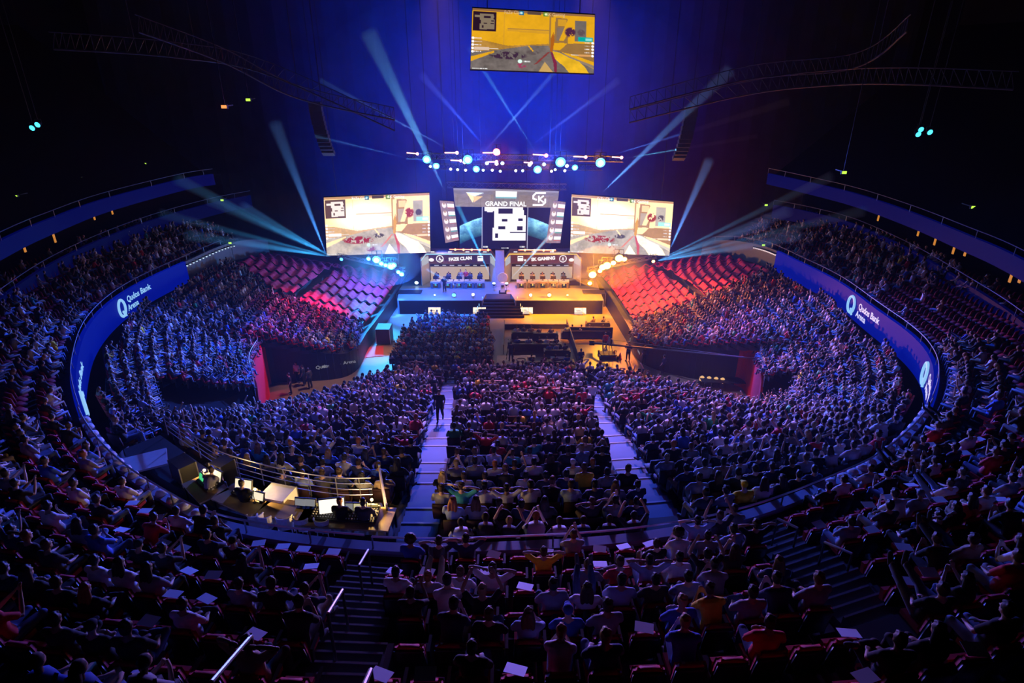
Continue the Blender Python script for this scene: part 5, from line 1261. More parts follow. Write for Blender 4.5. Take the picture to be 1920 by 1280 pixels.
# ---- covered seats: red cloth drawn over the rows
cloth_red = mat('seat_cover_cloth', (.62, .025, .14), .75, noise=.25, scale=1.2)
def cover(u0, u1, t0, t1, poly, label, zone):
    rise = RISE_S; us_ = np.linspace(*(LEFT if zone == 'left' else RIGHT), 180); zmin = min(inn(u).z for u in us_) + .02
    nu = max(8, int((u1 - u0) * 108)); nt = int((t1 - t0) * 14 * 7); mb = MB(); idx = {}
    for i in range(nu + 1):
        u = u0 + (u1 - u0) * i / nu; a, b = inn(u), outer(u)
        for j in range(nt + 1):
            t = t0 + (t1 - t0) * j / nt; p = a.lerp(b, t); k = (p.z - zmin) / rise; ph = k - math.floor(k); zr = zmin + math.floor(k) * rise
            if not inpoly(*proj(p.x, p.y, p.z + .5)[:2], poly): continue
            ph = (ph + .012 * math.sin(u * 31 + math.floor(k)) + 1) % 1; bump = (.5 + .5 * math.cos(2 * math.pi * (ph - .8))) ** 1.5 * .30 + .022 * math.sin(2 * math.pi * (u * 6.6 / .49)) + .03 * math.sin(u * 17 + k * 2.1); zr = p.z
            idx[i, j] = len(mb.v); mb.v.append((p.x, p.y, zr + .42 + bump))
    for i in range(nu):
        for j in range(nt):
            q = [(i, j), (i + 1, j), (i + 1, j + 1), (i, j + 1)]
            if all(x in idx for x in q): mb.f.append(tuple(idx[x] for x in q))
    if len(mb.f) < 40: return
    o = mb.build('seat_cover', cloth_red, smooth=True, fix=False); so = o.modifiers.new('thickness', 'SOLIDIFY'); so.thickness = .03
    tag(o, label, 'seat cover', 'cloths drawn over the %s rows by the stage' % zone)
CL2 = [(400, 482), (470, 512), (520, 548), (580, 572), (640, 588), (705, 608), (730, 608), (800, 520), (700, 430), (430, 430)]
CR2 = [(1160, 605), (1215, 595), (1290, 570), (1370, 538), (1445, 512), (1450, 430), (1250, 430), (1080, 520)]
cuts = [.15, .8, 1.05, 1.42, 1.72, 1.98, 2.28, 2.5, 2.74, 3.0, 3.3, 3.62]
for i in range(len(cuts) - 1):
    for (t0, t1, w_) in ((.03, .47, 'lower'), (.53, .97, 'upper')):
        cover(cuts[i] + .02, cuts[i + 1] - .03, t0, t1, CL2, 'magenta-lit cloth over %s rows at left, %s strip from the stage' % (w_, ORD[i]), 'left')
        cover(28 - cuts[i + 1] + .03, 28 - cuts[i] - .02, t0, t1, CR2, 'red-lit cloth over %s rows at right, %s strip from the stage' % (w_, ORD[i]), 'right')
# ---- aisle stairs of the end stand
step_m = mat('aisle_step_blue_lit', (.022, .085, .20), .6, scale=2); nose_m = mat('step_nosing', (.25, .32, .42), .5)  # grey steps tinted blue, stage light put into the colour
for ai, sd in ((0, 'left'), (1, 'right')):
    mb = MB(); nb = MB(); prev = None; L_ = []
    for z, run in ROWS['near']:
        pts = [p for _, p in run if inpoly(*proj(p.x, p.y, z)[:2], AISLES[ai])]
        if len(pts) < 2:
            pts = [run[i][1].lerp(run[i + 1][1], f / 12) for i in range(len(run) - 1) for f in range(12)]; pts = [p for p in pts if inpoly(*proj(p.x, p.y, z)[:2], AISLES[ai])]
        if len(pts) >= 2: L_.append((z, pts[0].copy(), pts[-1].copy()))
    for (z, a, b), (z2, c, d) in zip(L_[:-1], L_[1:]):
        mb.slab([(a.x, a.y), (b.x, b.y), (d.x, d.y), (c.x, c.y)], z - .25, z + .03)
        m1, m2 = a.lerp(c, .5), b.lerp(d, .5); mb.slab([(m1.x, m1.y), (m2.x, m2.y), (d.x, d.y), (c.x, c.y)], z + .03, z + .03 + (z2 - z) / 2)
        if int(z * 10) % 3 != 1: nb.slab([(a.x, a.y), (b.x, b.y), (b.x, b.y + .08), (a.x, a.y + .08)], z + .03, z + .05)
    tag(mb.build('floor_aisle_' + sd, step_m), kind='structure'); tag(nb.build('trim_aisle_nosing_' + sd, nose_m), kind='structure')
# upper stairs with handrails
for ai, sd in ((0, 'left'), (1, 'right')):
    mb = MB(); nb = MB(); dots = []
    for k in range(0, 7):
        us = np.linspace(9, 20, 900); pts = [t2(u, k) for u in us]; sel = [(u, p) for u, p in zip(us, pts) if inpoly(*proj(p.x, p.y, p.z)[:2], T2A[ai])]
        if not sel: continue
        ua, ub = sel[0][0], sel[-1][0]
        for h_ in range(3):
            za, zb = t2(ua, k + h_ / 3), t2(ub, k + h_ / 3); zc, zd = t2(ua, k + (h_ + 1) / 3), t2(ub, k + (h_ + 1) / 3); off = sc_t2(ua) * .5
            na, nb_ = rim_n(ua) * off, rim_n(ub) * off
            q = [za - na, zb - nb_, zd - nb_, zc - na]; mb.slab([(p.x, p.y) for p in q], za.z - .35, za.z + .02)
            nb.slab([(q[0].x, q[0].y), (q[1].x, q[1].y), (q[1].lerp(q[2], .12).x, q[1].lerp(q[2], .12).y), (q[0].lerp(q[3], .12).x, q[0].lerp(q[3], .12).y)], za.z + .02, za.z + .035)
        dots.append((t2(ua, k) + V(.18, 0, .06))); dots.append((t2(ub, k) + V(-.18, 0, .06)))
    tag(mb.build('floor_stairs_' + sd, mat('stair_dark', (.10, .11, .13), .7)), kind='structure'); tag(nb.build('trim_stairs_nosing_' + sd, mat('stair_nosing', (.20, .22, .26), .6)), kind='structure')
    for i, d in enumerate(dots):
        o = MB().tube([(0, 0, -.03), (0, 0, .012)], .07, 10).build('step_light', lampmat('step_marker_green', (.15, .55, .5), .30)); o.location = d
        tag(o, 'round pale step marker on the %s stairs, %s side, %s row' % (sd, ('left', 'right')[i % 2], ORD[i // 2]), 'step light', 'round markers on the stairs')
def handrail(p0, z0, p1, z1, lab):
    a, b = at(*p0, z0), at(*p1, z1); root = empty('handrail', a, lab, 'handrail')
    MB().tube([V(0, 0, 0), b - a], .035, 8).build('rail', steel, root)
    for q in (V(0, 0, 0), b - a): MB().tube([q, q + V(0, 0, -1.35)], .03, 6).build('post', black, root)
handrail((690, 1031), 13.0, (673, 1060), 13.4, 'short steel handrail at the top of the left stairs near the ledge')
handrail((642, 1106), 14.3, (615, 1150), 15.0, 'short steel handrail in the middle of the left stairs')
handrail((695, 1256), 16.6, (680, 1290), 17.0, 'steel handrail tip at the bottom edge of the left stairs')
handrail((470, 1193), 15.6, (396, 1279), 16.6, 'long steel handrail at the bottom left, nearest rail of all')
handrail((1458, 972), 12.4, (1496, 990), 12.5, 'bent steel handrail at the top of the right stairs')
handrail((1546, 1016), 13.2, (1598, 1038), 13.4, 'steel handrail in the middle of the right stairs')

# two portals in the stand, shade painted as a black slab, rail above each
for pi, sd in ((0, 'left'), (1, 'right')):
    Pp = PORTALS[pi]; G_ = [surf(u, t) for u in np.linspace(*((6.5, 10.5) if pi == 0 else (18.2, 22)), 60) for t in np.linspace(0, 1, 40)]; GP_ = [proj(*g)[:2] for g in G_]; zt = [G_[min(range(len(G_)), key=lambda k: (GP_[k][0] - x) ** 2 + (GP_[k][1] - y) ** 2)].z - .9 for x, y in Pp]
    q = [at(x, y, z) for (x, y), z in zip(Pp, zt)]
    tag(MB().add(q + [p + V(0, 0, -.3) for p in q], [(0, 1, 2, 3), (7, 6, 5, 4), (0, 4, 5, 1), (1, 5, 6, 2), (2, 6, 7, 3), (3, 7, 4, 0)]).build('floor_portal_' + sd, stage_f), kind='structure')
    q = [p + V(0, 0, .9) for p in q]; railing('railing', [q[0], q[0].lerp(q[1], .5), q[1]], .9, 'dim rail above the dark %s portal' % sd, n=14, step=3, bars=3)

# pale round caps standing along the ledge at both turns
capm = mat('cap_white', (.75, .78, .85), .4)
for (u0, u1, n, sd) in ((8.75, 11.6, 15, 'left'), (17.0, 19.5, 13, 'right')):
    for i in range(n):
        u = u0 + (u1 - u0) * i / (n - 1); p = rim(u) - rim_n(u) * .04 + V(0, 0, -.13)
        o = MB().tube([(0, 0, 0), (0, 0, .10)], [.2, .17], 12).ball((0, 0, .1), (.17, .17, .06), 12, 6).build('ledge_cap', capm, smooth=True); o.location = p
        tag(o, 'pale round cap on the ledge at the %s turn, %s from the %s' % (sd, ORD[i] if sd == 'left' else ORD[n - 1 - i], 'stage end'), 'cap', 'pale caps along the ledge')

# ---------------------------------------------------------------- control position, court floor, bays
def person_at(px, py, z, ps, shirt, hair='dark brown', hs='short', tr='black', yaw=None, sc=1.0, label='', look=None, p=None):
    p = p or at(px, py, z); q = dict(p=p, yaw=yaw if yaw is not None else yaw_to(p, look or FOCUS), s=sc, pose=ps, shirt=SH[shirt], hair=HA[hair], hs=hs, trou=TR[tr], skin=SKIN[int(abs(px)) % 5])
    return make_person(q, label)
wood = mat('desk_wood', (.45, .30, .14), .5); alu = mat('case_white', (.75, .76, .8), .45)
ZD = 10.0
CP_ = [at(*p, ZD) for p in ((232, 842), (300, 815), (352, 852), (410, 893), (480, 917), (560, 933), (640, 946), (715, 942), (742, 1005), (640, 1000), (520, 985), (400, 950), (300, 895))]
o = MB().slab([(p.x, p.y) for p in CP_], ZD - 2.2, ZD); tag(o.build('floor_control_deck', mat('deck_dark', (.03, .03, .035), .6)), kind='structure')
railing('railing', [at(*p, ZD) for p in ((316, 815), (365, 850), (420, 885), (490, 908), (560, 925), (640, 937), (700, 937))], .95, 'steel rail round the stage side of the control desks', n=40, step=4, bars=4, m=steel)
def screen_box(px, py, z, w_, h_, rz, em, label, tilt=-.35, name='monitor', stand=True):
    p = at(px, py, z + h_ / 2 + .12); root = empty(name, p, label, 'monitor', rz=rz); T = Matrix.Rotation(tilt, 3, 'X')
    MB().box((0, .03, 0), (w_ + .06, .05, h_ + .06), rot=T).build('cabinet', black, root); MB().box(T @ V(0, -.01, 0), (w_, .02, h_), rot=T).build('display', em, root)
    if stand: MB().box((0, .05, -h_ / 2 - .05), (.08, .06, .2)).box((0, .05, -h_ / 2 - .11), (.3, .22, .02)).build('stand', black, root)
    return root
def table(px, py, z, w_, d_, rz, label, m=wood, h=.76):
    p = at(px, py, z + h); p.z = z; root = empty('desk', p, label, 'desk', rz=rz)
    MB().box((0, 0, h - .03), (w_, d_, .06)).build('desk_top', m, root)
    for sx in (-1, 1):
        for s2 in (-1, 1): MB().box((sx * (w_ / 2 - .06), s2 * (d_ / 2 - .06), (h - .06) / 2), (.06, .06, h - .06)).build('leg', black, root)
    return root
def console(px, py, z, w_, d_, rz, label):
    p = at(px, py, z); root = empty('mixing_console', p, label, 'mixing console', rz=rz); T = Matrix.Rotation(.16, 3, 'X')
    MB().box((0, 0, .06), (w_, d_, .12), rot=T).build('body', darkgrey, root)
    kb = MB(); rr = random.Random(4)
    for i in range(int(w_ / .09)):
        for j in range(5): kb.box(T @ V(-w_ / 2 + .07 + i * .09, -d_ / 2 + .1 + j * d_ / 6.5, .135), (.03, .035, .03), rot=T)
    kb.build('fader_keys', alu, root)
    MB().box(T @ V(0, d_ / 2 - .06, .17), (w_ * .9, .05, .10), rot=T).build('meter_bridge', lampmat('meter', (1, .7, .2), .35), root); return root
def desk_lamp(px, py, z, label, power=60, col=(1, .62, .22)):
    p = at(px, py, z); root = empty('desk_lamp', p, label, 'lamp'); MB().tube([(0, 0, 0), (0, 0, .3), (0, .08, .42), (0, .18, .42)], .012, 6).build('gooseneck', black, root); MB().tube([(0, 0, 0), (0, 0, .02)], .06, 12).build('base', black, root)
    MB().ball((0, .18, .40), .05, 10, 7).build('bulb', lampmat('bulb_desk', col, 12), root)
    l = bpy.data.lights.new('desk_lamp_light', 'POINT'); l.energy = power * 2.2; l.color = col; l.shadow_soft_size = .06; lo = bpy.data.objects.new('desk_lamp_light', l); C.objects.link(lo); lo.parent = root; lo.location = (0, .18, .33)
A8 = .42
table(385, 912, ZD, 1.5, 1.0, -.75, 'angled desk at the left end of the control area'); table(455, 935, ZD, 1.9, 1.0, -.5, 'second angled desk of the control area with a bright monitor')
table(545, 955, ZD, 2.0, .9, -.2, 'desk with white case and two laptops'); table(650, 968, ZD, 3.0, 1.1, -.08, 'wide lit desk at the right end of the control area')
scr = lampmat('display_warm', (1, .85, .6), 1.0); scg = lampmat('display_green', (.1, .9, .3), .7); scw = lampmat('display_grey', (.6, .6, .62), .35)
T_ = ZD + .76
screen_box(403, 890, T_, .62, .36, 2.6, scr, 'bright tilted monitor at the left end of the control desks'); screen_box(378, 894, T_, .3, .2, 2.4, scg, 'small green-lit screen beside the leftmost control monitor')
screen_box(456, 910, T_, .60, .40, 2.9, scr, 'bright monitor on the second control desk'); screen_box(484, 930, T_, .40, .24, 2.8, scr, 'small lit laptop screen left of the white case')
for r_ in list(C.objects):
    pass
def upface(root): root.rotation_euler.z -= math.pi
for o in [x for x in C.objects if x.get('category') == 'monitor' and x.name.startswith('monitor') and x.rotation_euler.z > 2]: upface(o)
screen_box(563, 941, T_, .34, .22, -.15, scw, 'left one of two grey laptops beside the white case', -.3, 'laptop'); screen_box(581, 942, T_, .34, .22, -.12, scw, 'right one of two grey laptops beside the white case', -.3, 'laptop')
screen_box(622, 948, T_, .78, .44, .18, lampmat('display_map', (1.2, 1.1, .95), 1.0), 'largest control monitor with a pale picture, right of the laptops'); screen_box(655, 950, T_, .36, .22, 0, scw, 'small grey screen right of the largest control monitor'); screen_box(675, 951, T_, .40, .24, 0, lampmat('display_yellow', (1, .9, .5), .55), 'rightmost screen on the control desk')
console(395, 905, T_, .9, .6, -.75, 'mixing console before the leftmost control monitor'); console(462, 926, T_, .9, .5, -.5, 'lighting console on the second control desk'); console(618, 965, T_, 1.1, .6, -.1, 'keyed console in warm light below the largest monitor'); console(672, 966, T_, 1.3, .7, -.05, 'wide yellow-lit console at the right of the control desk')
b_ = boxy('flight_case', 527, 960, ZD, (.95, .8, .8), 'white-topped flight case standing between the control desks', 'case', m=alu, rz=-.25)
o = MB().box((0, 0, .05), (1.6, 1.1, .08)).build('white_board', alu); o.location = at(270, 868, ZD + .1); o.rotation_euler = (0.05, 0, .5); tag(o, 'white flat board lying at the far left of the control area', 'board')
boxy('flight_case', 425, 905, ZD, (.6, .6, .9), 'tall black flight case behind the second control desk', 'case', rz=-.5); boxy('flight_case', 350, 900, ZD, (.9, .6, .8), 'black flight case at the left of the control desks', 'case', rz=-.7)
desk_lamp(383, 905, T_, 'small amber lamp on the leftmost control desk', 70); desk_lamp(478, 942, T_, 'small amber lamp by the little laptop', 60); desk_lamp(640, 962, T_, 'small amber lamp in the middle of the wide desk', 110); desk_lamp(697, 962, T_, 'small amber lamp at the right end of the wide desk', 80)
# louvred side screen lit warm, white chairs on the ledge side
root = empty('slatted_screen', at(722, 950, ZD), 'warm-lit slatted barrier closing the right end of the control area', 'barrier', rz=.3)
for i in range(7): MB().box((0, -.0, .12 + i * .13), (.05, 2.3, .07)).build('slat', mat('slat_pale', (.7, .6, .5), .5), root)
for s_ in (-1, 1): MB().box((0, s_ * 1.12, .5), (.07, .07, 1.0)).build('post', steel, root)
root_l = []
for i, x in enumerate((488, 508, 540, 574, 612)):
    p = at(x, 1010 - (4 - i) * 2.5, ZD); root = empty('plastic_chair', p, 'white round-backed chair behind the control desks, %s from the left' % ORD[i], 'chair', 'white chairs behind the control desks', rz=random.Random(i).uniform(-.3, .3))
    MB().box((0, 0, .45), (.46, .44, .04)).build('seat', alu, root)
    b = MB(); b.tube([(.25 * math.cos(t), -.1 - .2 * math.sin(t), .92) for t in np.linspace(.1, 3.04, 9)], .03, 6); b.add([(.25 * math.cos(t), -.1 - .2 * math.sin(t), z) for z in (.5, .92) for t in np.linspace(.1, 3.04, 9)], [(i_, i_ + 1, i_ + 10, i_ + 9) for i_ in range(8)]); b.build('backrest', alu, root)
    for sx in (-1, 1):
        for s2 in (-1, 1): MB().tube([(sx * .2, s2 * .18, 0), (sx * .18, s2 * .16, .44)], .018, 6).build('leg', alu, root)
person_at(648, 1003, ZD, 'hands_in_lap', 'black', 'ginger', label='person in black seated at the wide lit control desk, arm stretched out', sc=1.12)
person_at(402, 948, ZD, 'leaning_forward', 'grey', label='person in grey bending over the leftmost control desks', sc=1.12); person_at(470, 968, ZD, 'hands_in_lap', 'black', label='person in black at the second control desk near its amber lamp', sc=1.12)
person_at(690, 1005, ZD, 'hands_in_lap', 'charcoal', label='person in charcoal at the far right end of the wide control desk', sc=1.12)
# ---- court floor things
court_blk = mat('riser_black', (.02, .02, .024), .6)
root = empty('camera_riser', at(958, 690, 0), 'pale topped riser with a round mark where the camera operator stands', 'platform')
a, b = at(931, 690, .6), at(991, 690, .6); c, d = at(988, 666, .6), at(932, 666, .6); o_ = root.location
MB().slab([(p.x - o_.x, p.y - o_.y) for p in (a, b, c, d)], 0, .6).build('platform', mat('riser_top', (.42, .34, .30), .5), root)
ell = at(977, 674, .615) - o_; MB().tube([(ell.x + .42 * math.cos(t), ell.y + .3 * math.sin(t), .612) for t in np.linspace(0, 6.28, 21)[:-1]], .03, 5, closed=True).build('round_mark', black, root)
person_at(958, 678, .6, 'standing', 'black', 'black', label='person in black standing on the pale riser behind a camera', sc=1.08)
p = at(954, 670, .6); root = empty('video_camera', p, 'video camera on a tripod in front of the person on the pale riser', 'camera')
for t in (0, 2.1, 4.2): MB().tube([(0, 0, 1.2), (.45 * math.cos(t), .45 * math.sin(t), 0)], .025, 6).build('leg', black, root)
MB().box((0, .05, 1.4), (.18, .5, .26)).build('body', black, root); MB().tube([(0, .3, 1.4), (0, .62, 1.4)], [.08, .1], 12).build('lens', black, root)
# sofas and tables of the seated guests, right of the walkway
sofa_m = mat('sofa_black', (.02, .018, .02), .45); tb_m = mat('table_pale', (.55, .5, .45), .5)
GP = dict(group='guests on the black sofas')
for i, (x, y, w_) in enumerate(((982, 634, 2.2), (1022, 636, 2.3), (980, 656, 2.2), (1026, 656, 2.5), (1008, 690, 2.2), (1051, 690, 2.2), (1075, 632, 2.2), (1118, 632, 2.4), (1120, 616, 2.2), (1044, 668, 2.2))):
    p = at(x, y, 0); root = empty('sofa', p, 'black sofa among the seated guests right of the walkway, %s nearest the stage' % ORD[sorted(range(10), key=lambda k: ((634, 636, 656, 656, 690, 690, 632, 632, 616, 668)[k], k)).index(i)], 'sofa', 'black sofas on the court')
    MB().box((0, 0, .28), (w_, .8, .32)).build('seat', sofa_m, root); MB().box((0, -.42, .48), (w_, .2, .72)).build('backrest', sofa_m, root)
    for s_ in (-1, 1): MB().box((s_ * w_ / 2, 0, .38), (.18, .85, .55)).build('armrest', sofa_m, root)
    ng = 2 if i % 3 else 3
    for k in range(ng):
        gx = p.x - w_ / 2 + w_ * (k + .6) / (ng + .2); col = ['white', 'charcoal', 'tan', 'grey', 'blue', 'pale blue', 'black'][(i * 2 + k) % 7]
        person_at(gx * 10 + i, 0, 0, ['hands_in_lap', 'leaning_forward', 'arms_crossed'][(i + k) % 3], col, p=V(gx, p.y + .05, -.08), label='person in %s on the black sofa %s nearest the stage, %s from its left' % (col, ORD[sorted(range(10), key=lambda k_: ((634, 636, 656, 656, 690, 690, 632, 632, 616, 668)[k_], k_)).index(i)], ORD[k]), sc=1.0)
for i, (x, y) in enumerate(((990, 676), (1046, 678), (1026, 645), (985, 645))):
    p = at(x, y, 0); root = empty('low_table', p, 'low pale table between the black sofas, %s from the camera riser' % ORD[i], 'table', 'low tables between sofas'); MB().box((0, 0, .42), (1.3, .45, .05)).build('table_top', tb_m, root)
    for sx in (-1, 1): MB().box((sx * .55, 0, .2), (.05, .4, .4)).build('leg', black, root)
# dark fence panels beside the guests
for (x0, y0, x1, y1, hh, lb) in ((946, 616, 1062, 616, .45, 'low black fence in front of the guests facing the amber floor'), (1062, 616, 1086, 690, 1.0, 'slanting black fence at the right of the guests'), (1068, 633, 1148, 634, 1.1, 'black fence behind the broadcast table by the crane'), (946, 616, 944, 664, .9, 'low black fence between walkway and guests')):
    a, b = at(x0, y0, 0), at(x1, y1, 0); root = empty('fence', a, lb, 'fence'); d = b - a; L = d.length; rz = math.atan2(d.y, d.x)
    MB().box((d.x / 2, d.y / 2, hh / 2), (L, .05, hh), rz).build('panel', court_blk, root); MB().box((d.x / 2, d.y / 2, hh + .02), (L, .08, .05), rz).build('top_rail', mat('fence_rail', (.1, .08, .06), .5), root)
# camera crane: dolly, column, long boom with counterweights
base = at(1140, 668, 0); root = empty('camera_crane', base, 'camera crane with very long boom reaching right over the court to the red wall', 'camera crane')
MB().box((0, 0, .28), (1.5, .9, .12)).build('dolly', darkgrey, root)
for sx in (-1, 1):
    for s2 in (-1, 1): MB().tube([(sx * .75 - .08, s2 * .6, .17), (sx * .75 + .08, s2 * .6, .17)], .17, 12).build('wheel', black, root)
for t in (0.5, 2.6, 4.7): MB().tube([(0, 0, 1.9), (.5 * math.cos(t), .5 * math.sin(t), .3)], .035, 6).build('column_leg', steel, root)
tip = atY(1418, 672, 41.5) - base; piv = atY(1146, 646, base.y) - base; tail = piv + (piv - tip).normalized() * 2.2
MB().tube([tail, piv, tip], [.10, .10, .06], 8).build('boom', darkgrey, root); MB().tube([piv + V(0, 0, .5), tip], .015, 5).build('stay_cable', steel, root); MB().tube([piv + V(0, 0, -.1), piv + V(0, 0, .55)], .06, 8).build('mast', darkgrey, root)
MB().tube([tail + V(-.15, 0, 0), tail + V(.3, 0, 0)], .24, 14).build('counterweight', black, root); MB().box(tip + V(.1, 0, -.3), (.3, .5, .32)).build('remote_camera', black, root)
for i, (x, y) in enumerate(((1151, 668), (1162, 672))):
    p = at(x, y, 0); root = empty('traffic_cone', p, 'small orange cone right of the crane dolly, %s one' % ('left', 'right')[i], 'cone', 'cones by the crane'); MB().tube([(0, 0, .02), (0, 0, .6)], [.17, .03], 12).build('cone_body', mat('cone_orange', (.9, .15, .02), .6), root); MB().box((0, 0, .015), (.36, .36, .03)).build('base', mat('cone_orange', (.9, .15, .02), .6), root)
for (x, y, ps, c_, lb, yw) in ((1177, 676, 'standing_arms_folded', 'black', 'person in black standing alone on the amber court floor right of the crane', 2.6), (1207, 684, 'standing', 'charcoal', 'person in charcoal standing by the court boards below the right stand', .4), (1242, 702, 'standing', 'navy', 'person in navy standing at the corner of the right bay', .8), (1088, 690, 'standing', 'navy', 'person in navy standing just before the middle stand rail left of the crane', .2),
                              (1135, 650, 'leaning_forward', 'red', 'person in red sitting on the crane dolly', 0), (1362, 712, 'standing', 'blue', 'person in blue standing by the black table in the right bay', 2.8), (560, 716, 'standing', 'white', 'person in white standing on the pale floor of the left bay', 2.9), (547, 738, 'standing', 'black', 'person in black standing in the left bay with a camera', 2.0),
                              (572, 722, 'standing', 'navy', 'person in navy standing right of the one in white in the left bay', 1.5), (583, 728, 'standing', 'charcoal', 'rightmost standing person of the left bay in charcoal', 1.0), (826, 788, 'walking', 'black', 'person in black climbing the left aisle towards the camera', 3.1)):
    z = 0
    if lb.startswith('person in black climbing'):
        zz = min(ROWS['near'], key=lambda r_: min(abs(proj(p.x, p.y, r_[0])[1] - 793) + abs(proj(p.x, p.y, r_[0])[0] - 825) for _, p in r_[1])); z = zz[0]
    person_at(x, y, z, ps, c_, yaw=yw, label=lb, sc=1.15 if 'climbing' in lb else 1.05)
for i, (x, y, zz) in enumerate(((862, 545, DZ), (872, 545, DZ), (835, 548, DZ))):
    person_at(x, y - (14 if i < 2 else 0), zz, 'standing', ('tan', 'red', 'black')[i], yaw=3.0, label=('person in tan standing behind the left booth desks', 'person in red standing behind the left booth desks', 'person in black standing with a camera before the left booth')[i], p=V(atY(x, 520, YB).x, YB + (1.2 if i < 2 else -1.2), DZ))
for (side, k, x) in DESKS:
    person_at(int(x * 10) + 90, 0, 0, 'hands_in_lap', 'charcoal' if side < 0 else 'grey', yaw=math.pi, p=V(x, YB + 1.35, DZ), label='seated player behind the %s desk from the left in the %s booth' % (ORD[k], 'left' if side < 0 else 'right'))
    root = empty('gaming_chair', V(x, YB + 1.42, DZ), 'dark chair behind the %s desk from the left in the %s booth' % (ORD[k], 'left' if side < 0 else 'right'), 'chair', 'chairs of the players')
    MB().box((0, 0, .40), (.5, .46, .08)).build('seat', black, root); MB().box((0, .27, .80), (.48, .08, .75)).build('backrest', black, root); MB().tube([(0, 0, .05), (0, 0, .38)], .04, 8).build('post', black, root); MB().tube([(0, 0, .0), (0, 0, .06)], [.28, .1], 10).build('base', black, root)
# right bay: long black table, seated crew, four chairs whose warm light is painted as glow, tall case by the red wall
table(1368, 712, 0, 4.6, 1.0, -.05, 'long black table in the right bay before the red wall', court_blk); boxy('equipment_case', 1405, 722, 0, (1.2, 1.2, 1.6), 'black upright case against the red wall of the right bay', 'case')
for i, x in enumerate((1314, 1327, 1340, 1352)):
    p = at(x, 722 + i * 1.2, 0); root = empty('glow_chair', p, 'chair with painted warm glow on the right bay floor, %s of four from the left' % ORD[i], 'lamp', 'warm-lit chairs in the right bay')
    MB().box((0, 0, .25), (.4, .35, .5)).build('housing', darkgrey, root); MB().ball((0, -.05, .62), (.22, .18, .28), 12, 8).build('painted_glow', lampmat('chair_glow_warm', (1, .55, .2), .8), root)
boxy('speaker_case', 722, 640, 0, (1.3, 1.5, 1.5), 'big black case on the blue-lit floor left of the seated floor block', 'case')
o = MB().box((0, 0, .02), (2.4, 2.2, .04)).build('floor_mat', mat('mat_red', (.5, .06, .08), .7)); o.location = at(694, 660, 0); o.rotation_euler.z = .2; tag(o, 'red mat lying on the floor below the left stand by the black case', 'mat')
# white and red shirts standing together at the top of the middle front rows
for i, (x, y, c_) in enumerate(((1017, 770, 'white'), (1032, 770, 'red'), (1050, 770, 'white'), (1066, 768, 'black'), (1080, 766, 'black'), (1108, 768, 'white'), (1088, 782, 'red'))):
    zz = min(ROWS['near'], key=lambda r_: min(abs(proj(p.x, p.y, r_[0])[1] - y) + abs(proj(p.x, p.y, r_[0])[0] - x) for _, p in r_[1]))[0]
    person_at(x, y, zz, 'standing', c_, yaw=.1, sc=1.12, label='person in %s standing in the group near the right aisle top, %s from the left' % (c_, ORD[(0, 1, 2, 3, 4, 6, 5)[i]]))
# hanging speakers: two curved line arrays
for sd, (x0, y0), sg in (('left', (591, 195), -1), ('right', (1296, 205), 1)):
    top = atY(x0, y0, 58); root = empty('line_array', top, 'tall curved column of hanging speakers on the %s of the rig' % sd, 'speaker')
    z = 0; yb = 0
    for i in range(12):
        a_ = -.04 * i ** 1.45 / 2.2; T = Matrix.Rotation(a_, 3, 'X'); MB().box((-sg * .05 * i ** 1.3 * .35, yb, z), (1.1, .6, .38), rot=T).build('speaker_cabinet', mat('speaker_grey', (.10, .11, .14), .5), root); z -= .40 * math.cos(a_); yb += .40 * math.sin(-a_)
    MB().tube([(0, 0, .2), (0, 0, 40.02 - top.z)], .03, 5).build('hanging_cable', cable_m, root)
# cyan lamps far out in the dark sides, roof ring beams and catwalks
for i, (x, y, Y) in enumerate(((60, 240, 40), (70, 234, 40), (1722, 252, 40), (1727, 243, 40), (1744, 248, 40))):
    p = P(x, y, Y); lamp(p, lampmat('lens_teal', (.05, .7, 1), 3), .16, 'small cyan lamp alone in the dark upper %s, %s there' % ('left' if x < 900 else 'right', ORD[i if i < 2 else i - 2]), 'spot_lamp', rod=40.02 - p.z)
roof_m = mat('roof_steel', (.10, .10, .12), .5, .4)
for i, pts in enumerate((((1180, 230), (1400, 178), (1560, 160), (1700, 158), (1900, 168)), ((1180, 205), (1400, 150), (1600, 128), (1700, 60)), ((740, 225), (560, 185), (420, 118), (260, 60)), ((740, 245), (500, 140), (330, 108), (100, 92)))):
    P_ = [P(x, y, 56 - 4 * k) for k, (x, y) in enumerate(pts)]; us = np.linspace(0, len(P_) - 1, 40); Q = [crom(P_, u) for u in us]; root = empty('catwalk', Q[0], ('long curved catwalk under the roof at right, lower one', 'long curved catwalk under the roof at right, upper one', 'long curved catwalk under the roof at left, upper one', 'long curved catwalk under the roof at left, lower one')[i], 'catwalk')
    MB().tube([q - Q[0] for q in Q], .07, 6).build('lower_chord', roof_m, root); MB().tube([q - Q[0] + V(0, 0, 1) for q in Q], .04, 6).build('handrail', roof_m, root)
    b = MB()
    for k in range(39): b.tube([Q[k] - Q[0], Q[k] - Q[0] + V(0, 0, 1)], .025, 4); b.tube([Q[k] - Q[0] + V(0, 0, 1), Q[k + 1] - Q[0]], .02, 4)
    b.build('lattice', roof_m, root); MB().tube([Q[10] - Q[0] + V(0, 0, 1), V(Q[10].x, Q[10].y, 40.02) - Q[0]], .03, 4).build('hanging_cable', cable_m, root); MB().tube([Q[30] - Q[0] + V(0, 0, 1), V(Q[30].x, Q[30].y, 40.02) - Q[0]], .03, 4).build('hanging_cable', cable_m, root)
HAZE = .0006

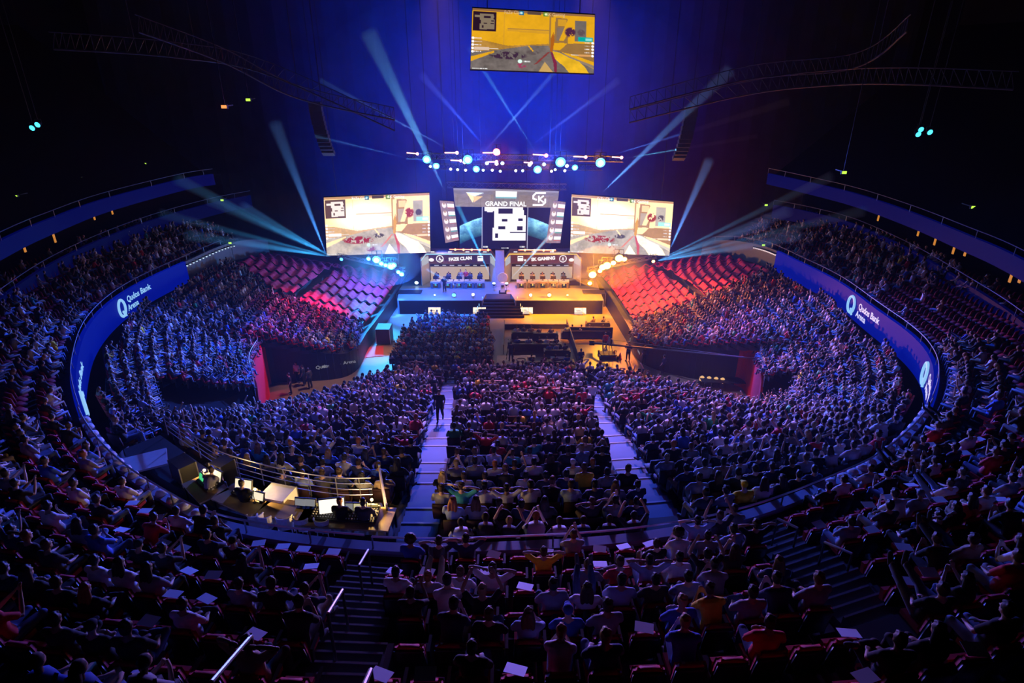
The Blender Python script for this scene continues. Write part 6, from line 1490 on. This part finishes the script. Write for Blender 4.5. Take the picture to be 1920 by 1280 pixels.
# ---------------------------------------------------------------- theatrical haze hanging in the hall
hm = bpy.data.materials.new('haze'); hm.use_nodes = True; nt = hm.node_tree
for n in list(nt.nodes):
    if n.type != 'OUTPUT_MATERIAL': nt.nodes.remove(n)
vs = nt.nodes.new('ShaderNodeVolumeScatter'); vs.inputs['Density'].default_value = HAZE
vs.inputs['Anisotropy'].default_value = .25; vs.inputs['Color'].default_value = (.9, .95, 1, 1)
nt.links.new(vs.outputs[0], nt.nodes['Material Output'].inputs['Volume'])
hz = MB().box((-1, 50, 17.5), (60, 66, 34)).build('haze', hm); tag(hz, 'thin stage haze filling the hall above the stage', 'haze', kind='stuff')

hb = bpy.data.materials.new('haze_bank'); hb.use_nodes = True; nt = hb.node_tree; nt.nodes.remove(nt.nodes['Principled BSDF'])
vs = nt.nodes.new('ShaderNodeVolumeScatter'); vs.inputs['Density'].default_value = .005; vs.inputs['Color'].default_value = (.9, .95, 1, 1); nt.links.new(vs.outputs[0], nt.nodes['Material Output'].inputs['Volume'])
o = MB().ball((-.5, 62, 22.5), (18, 9, 8), 32, 20).build('haze_bank', hb); tag(o, 'bank of stage smoke glowing blue round the flown rig', 'haze', kind='stuff')

for cx, cz, lb in ((P(715, 496, 60).x, P(715, 496, 60).z, 'small puff of smoke lit cyan round the lamps below the left screen'), (P(1140, 500, 60).x, P(1140, 500, 60).z, 'small puff of smoke lit amber round the lamps below the right screen')):
    pm = bpy.data.materials.get('puff') or bpy.data.materials.new('puff'); pm.use_nodes = True; nt = pm.node_tree
    if 'Principled BSDF' in nt.nodes:
        nt.nodes.remove(nt.nodes['Principled BSDF']); vs = nt.nodes.new('ShaderNodeVolumeScatter'); vs.inputs['Density'].default_value = .04; nt.links.new(vs.outputs[0], nt.nodes['Material Output'].inputs['Volume'])
    o = MB().ball((cx, 60, cz), (4.2, 2.5, 2.2), 24, 14).build('haze_puff', pm); tag(o, lb, 'haze', kind='stuff')
    l = bpy.data.lights.new('cluster_light', 'POINT'); l.energy = 3500; l.shadow_soft_size = .25; l.color = (.03, .30, 1) if cx < 0 else (1, .34, .01); lo = bpy.data.objects.new('cluster_light', l); C.objects.link(lo); lo.location = (cx * .98, 59.2, cz + .1)
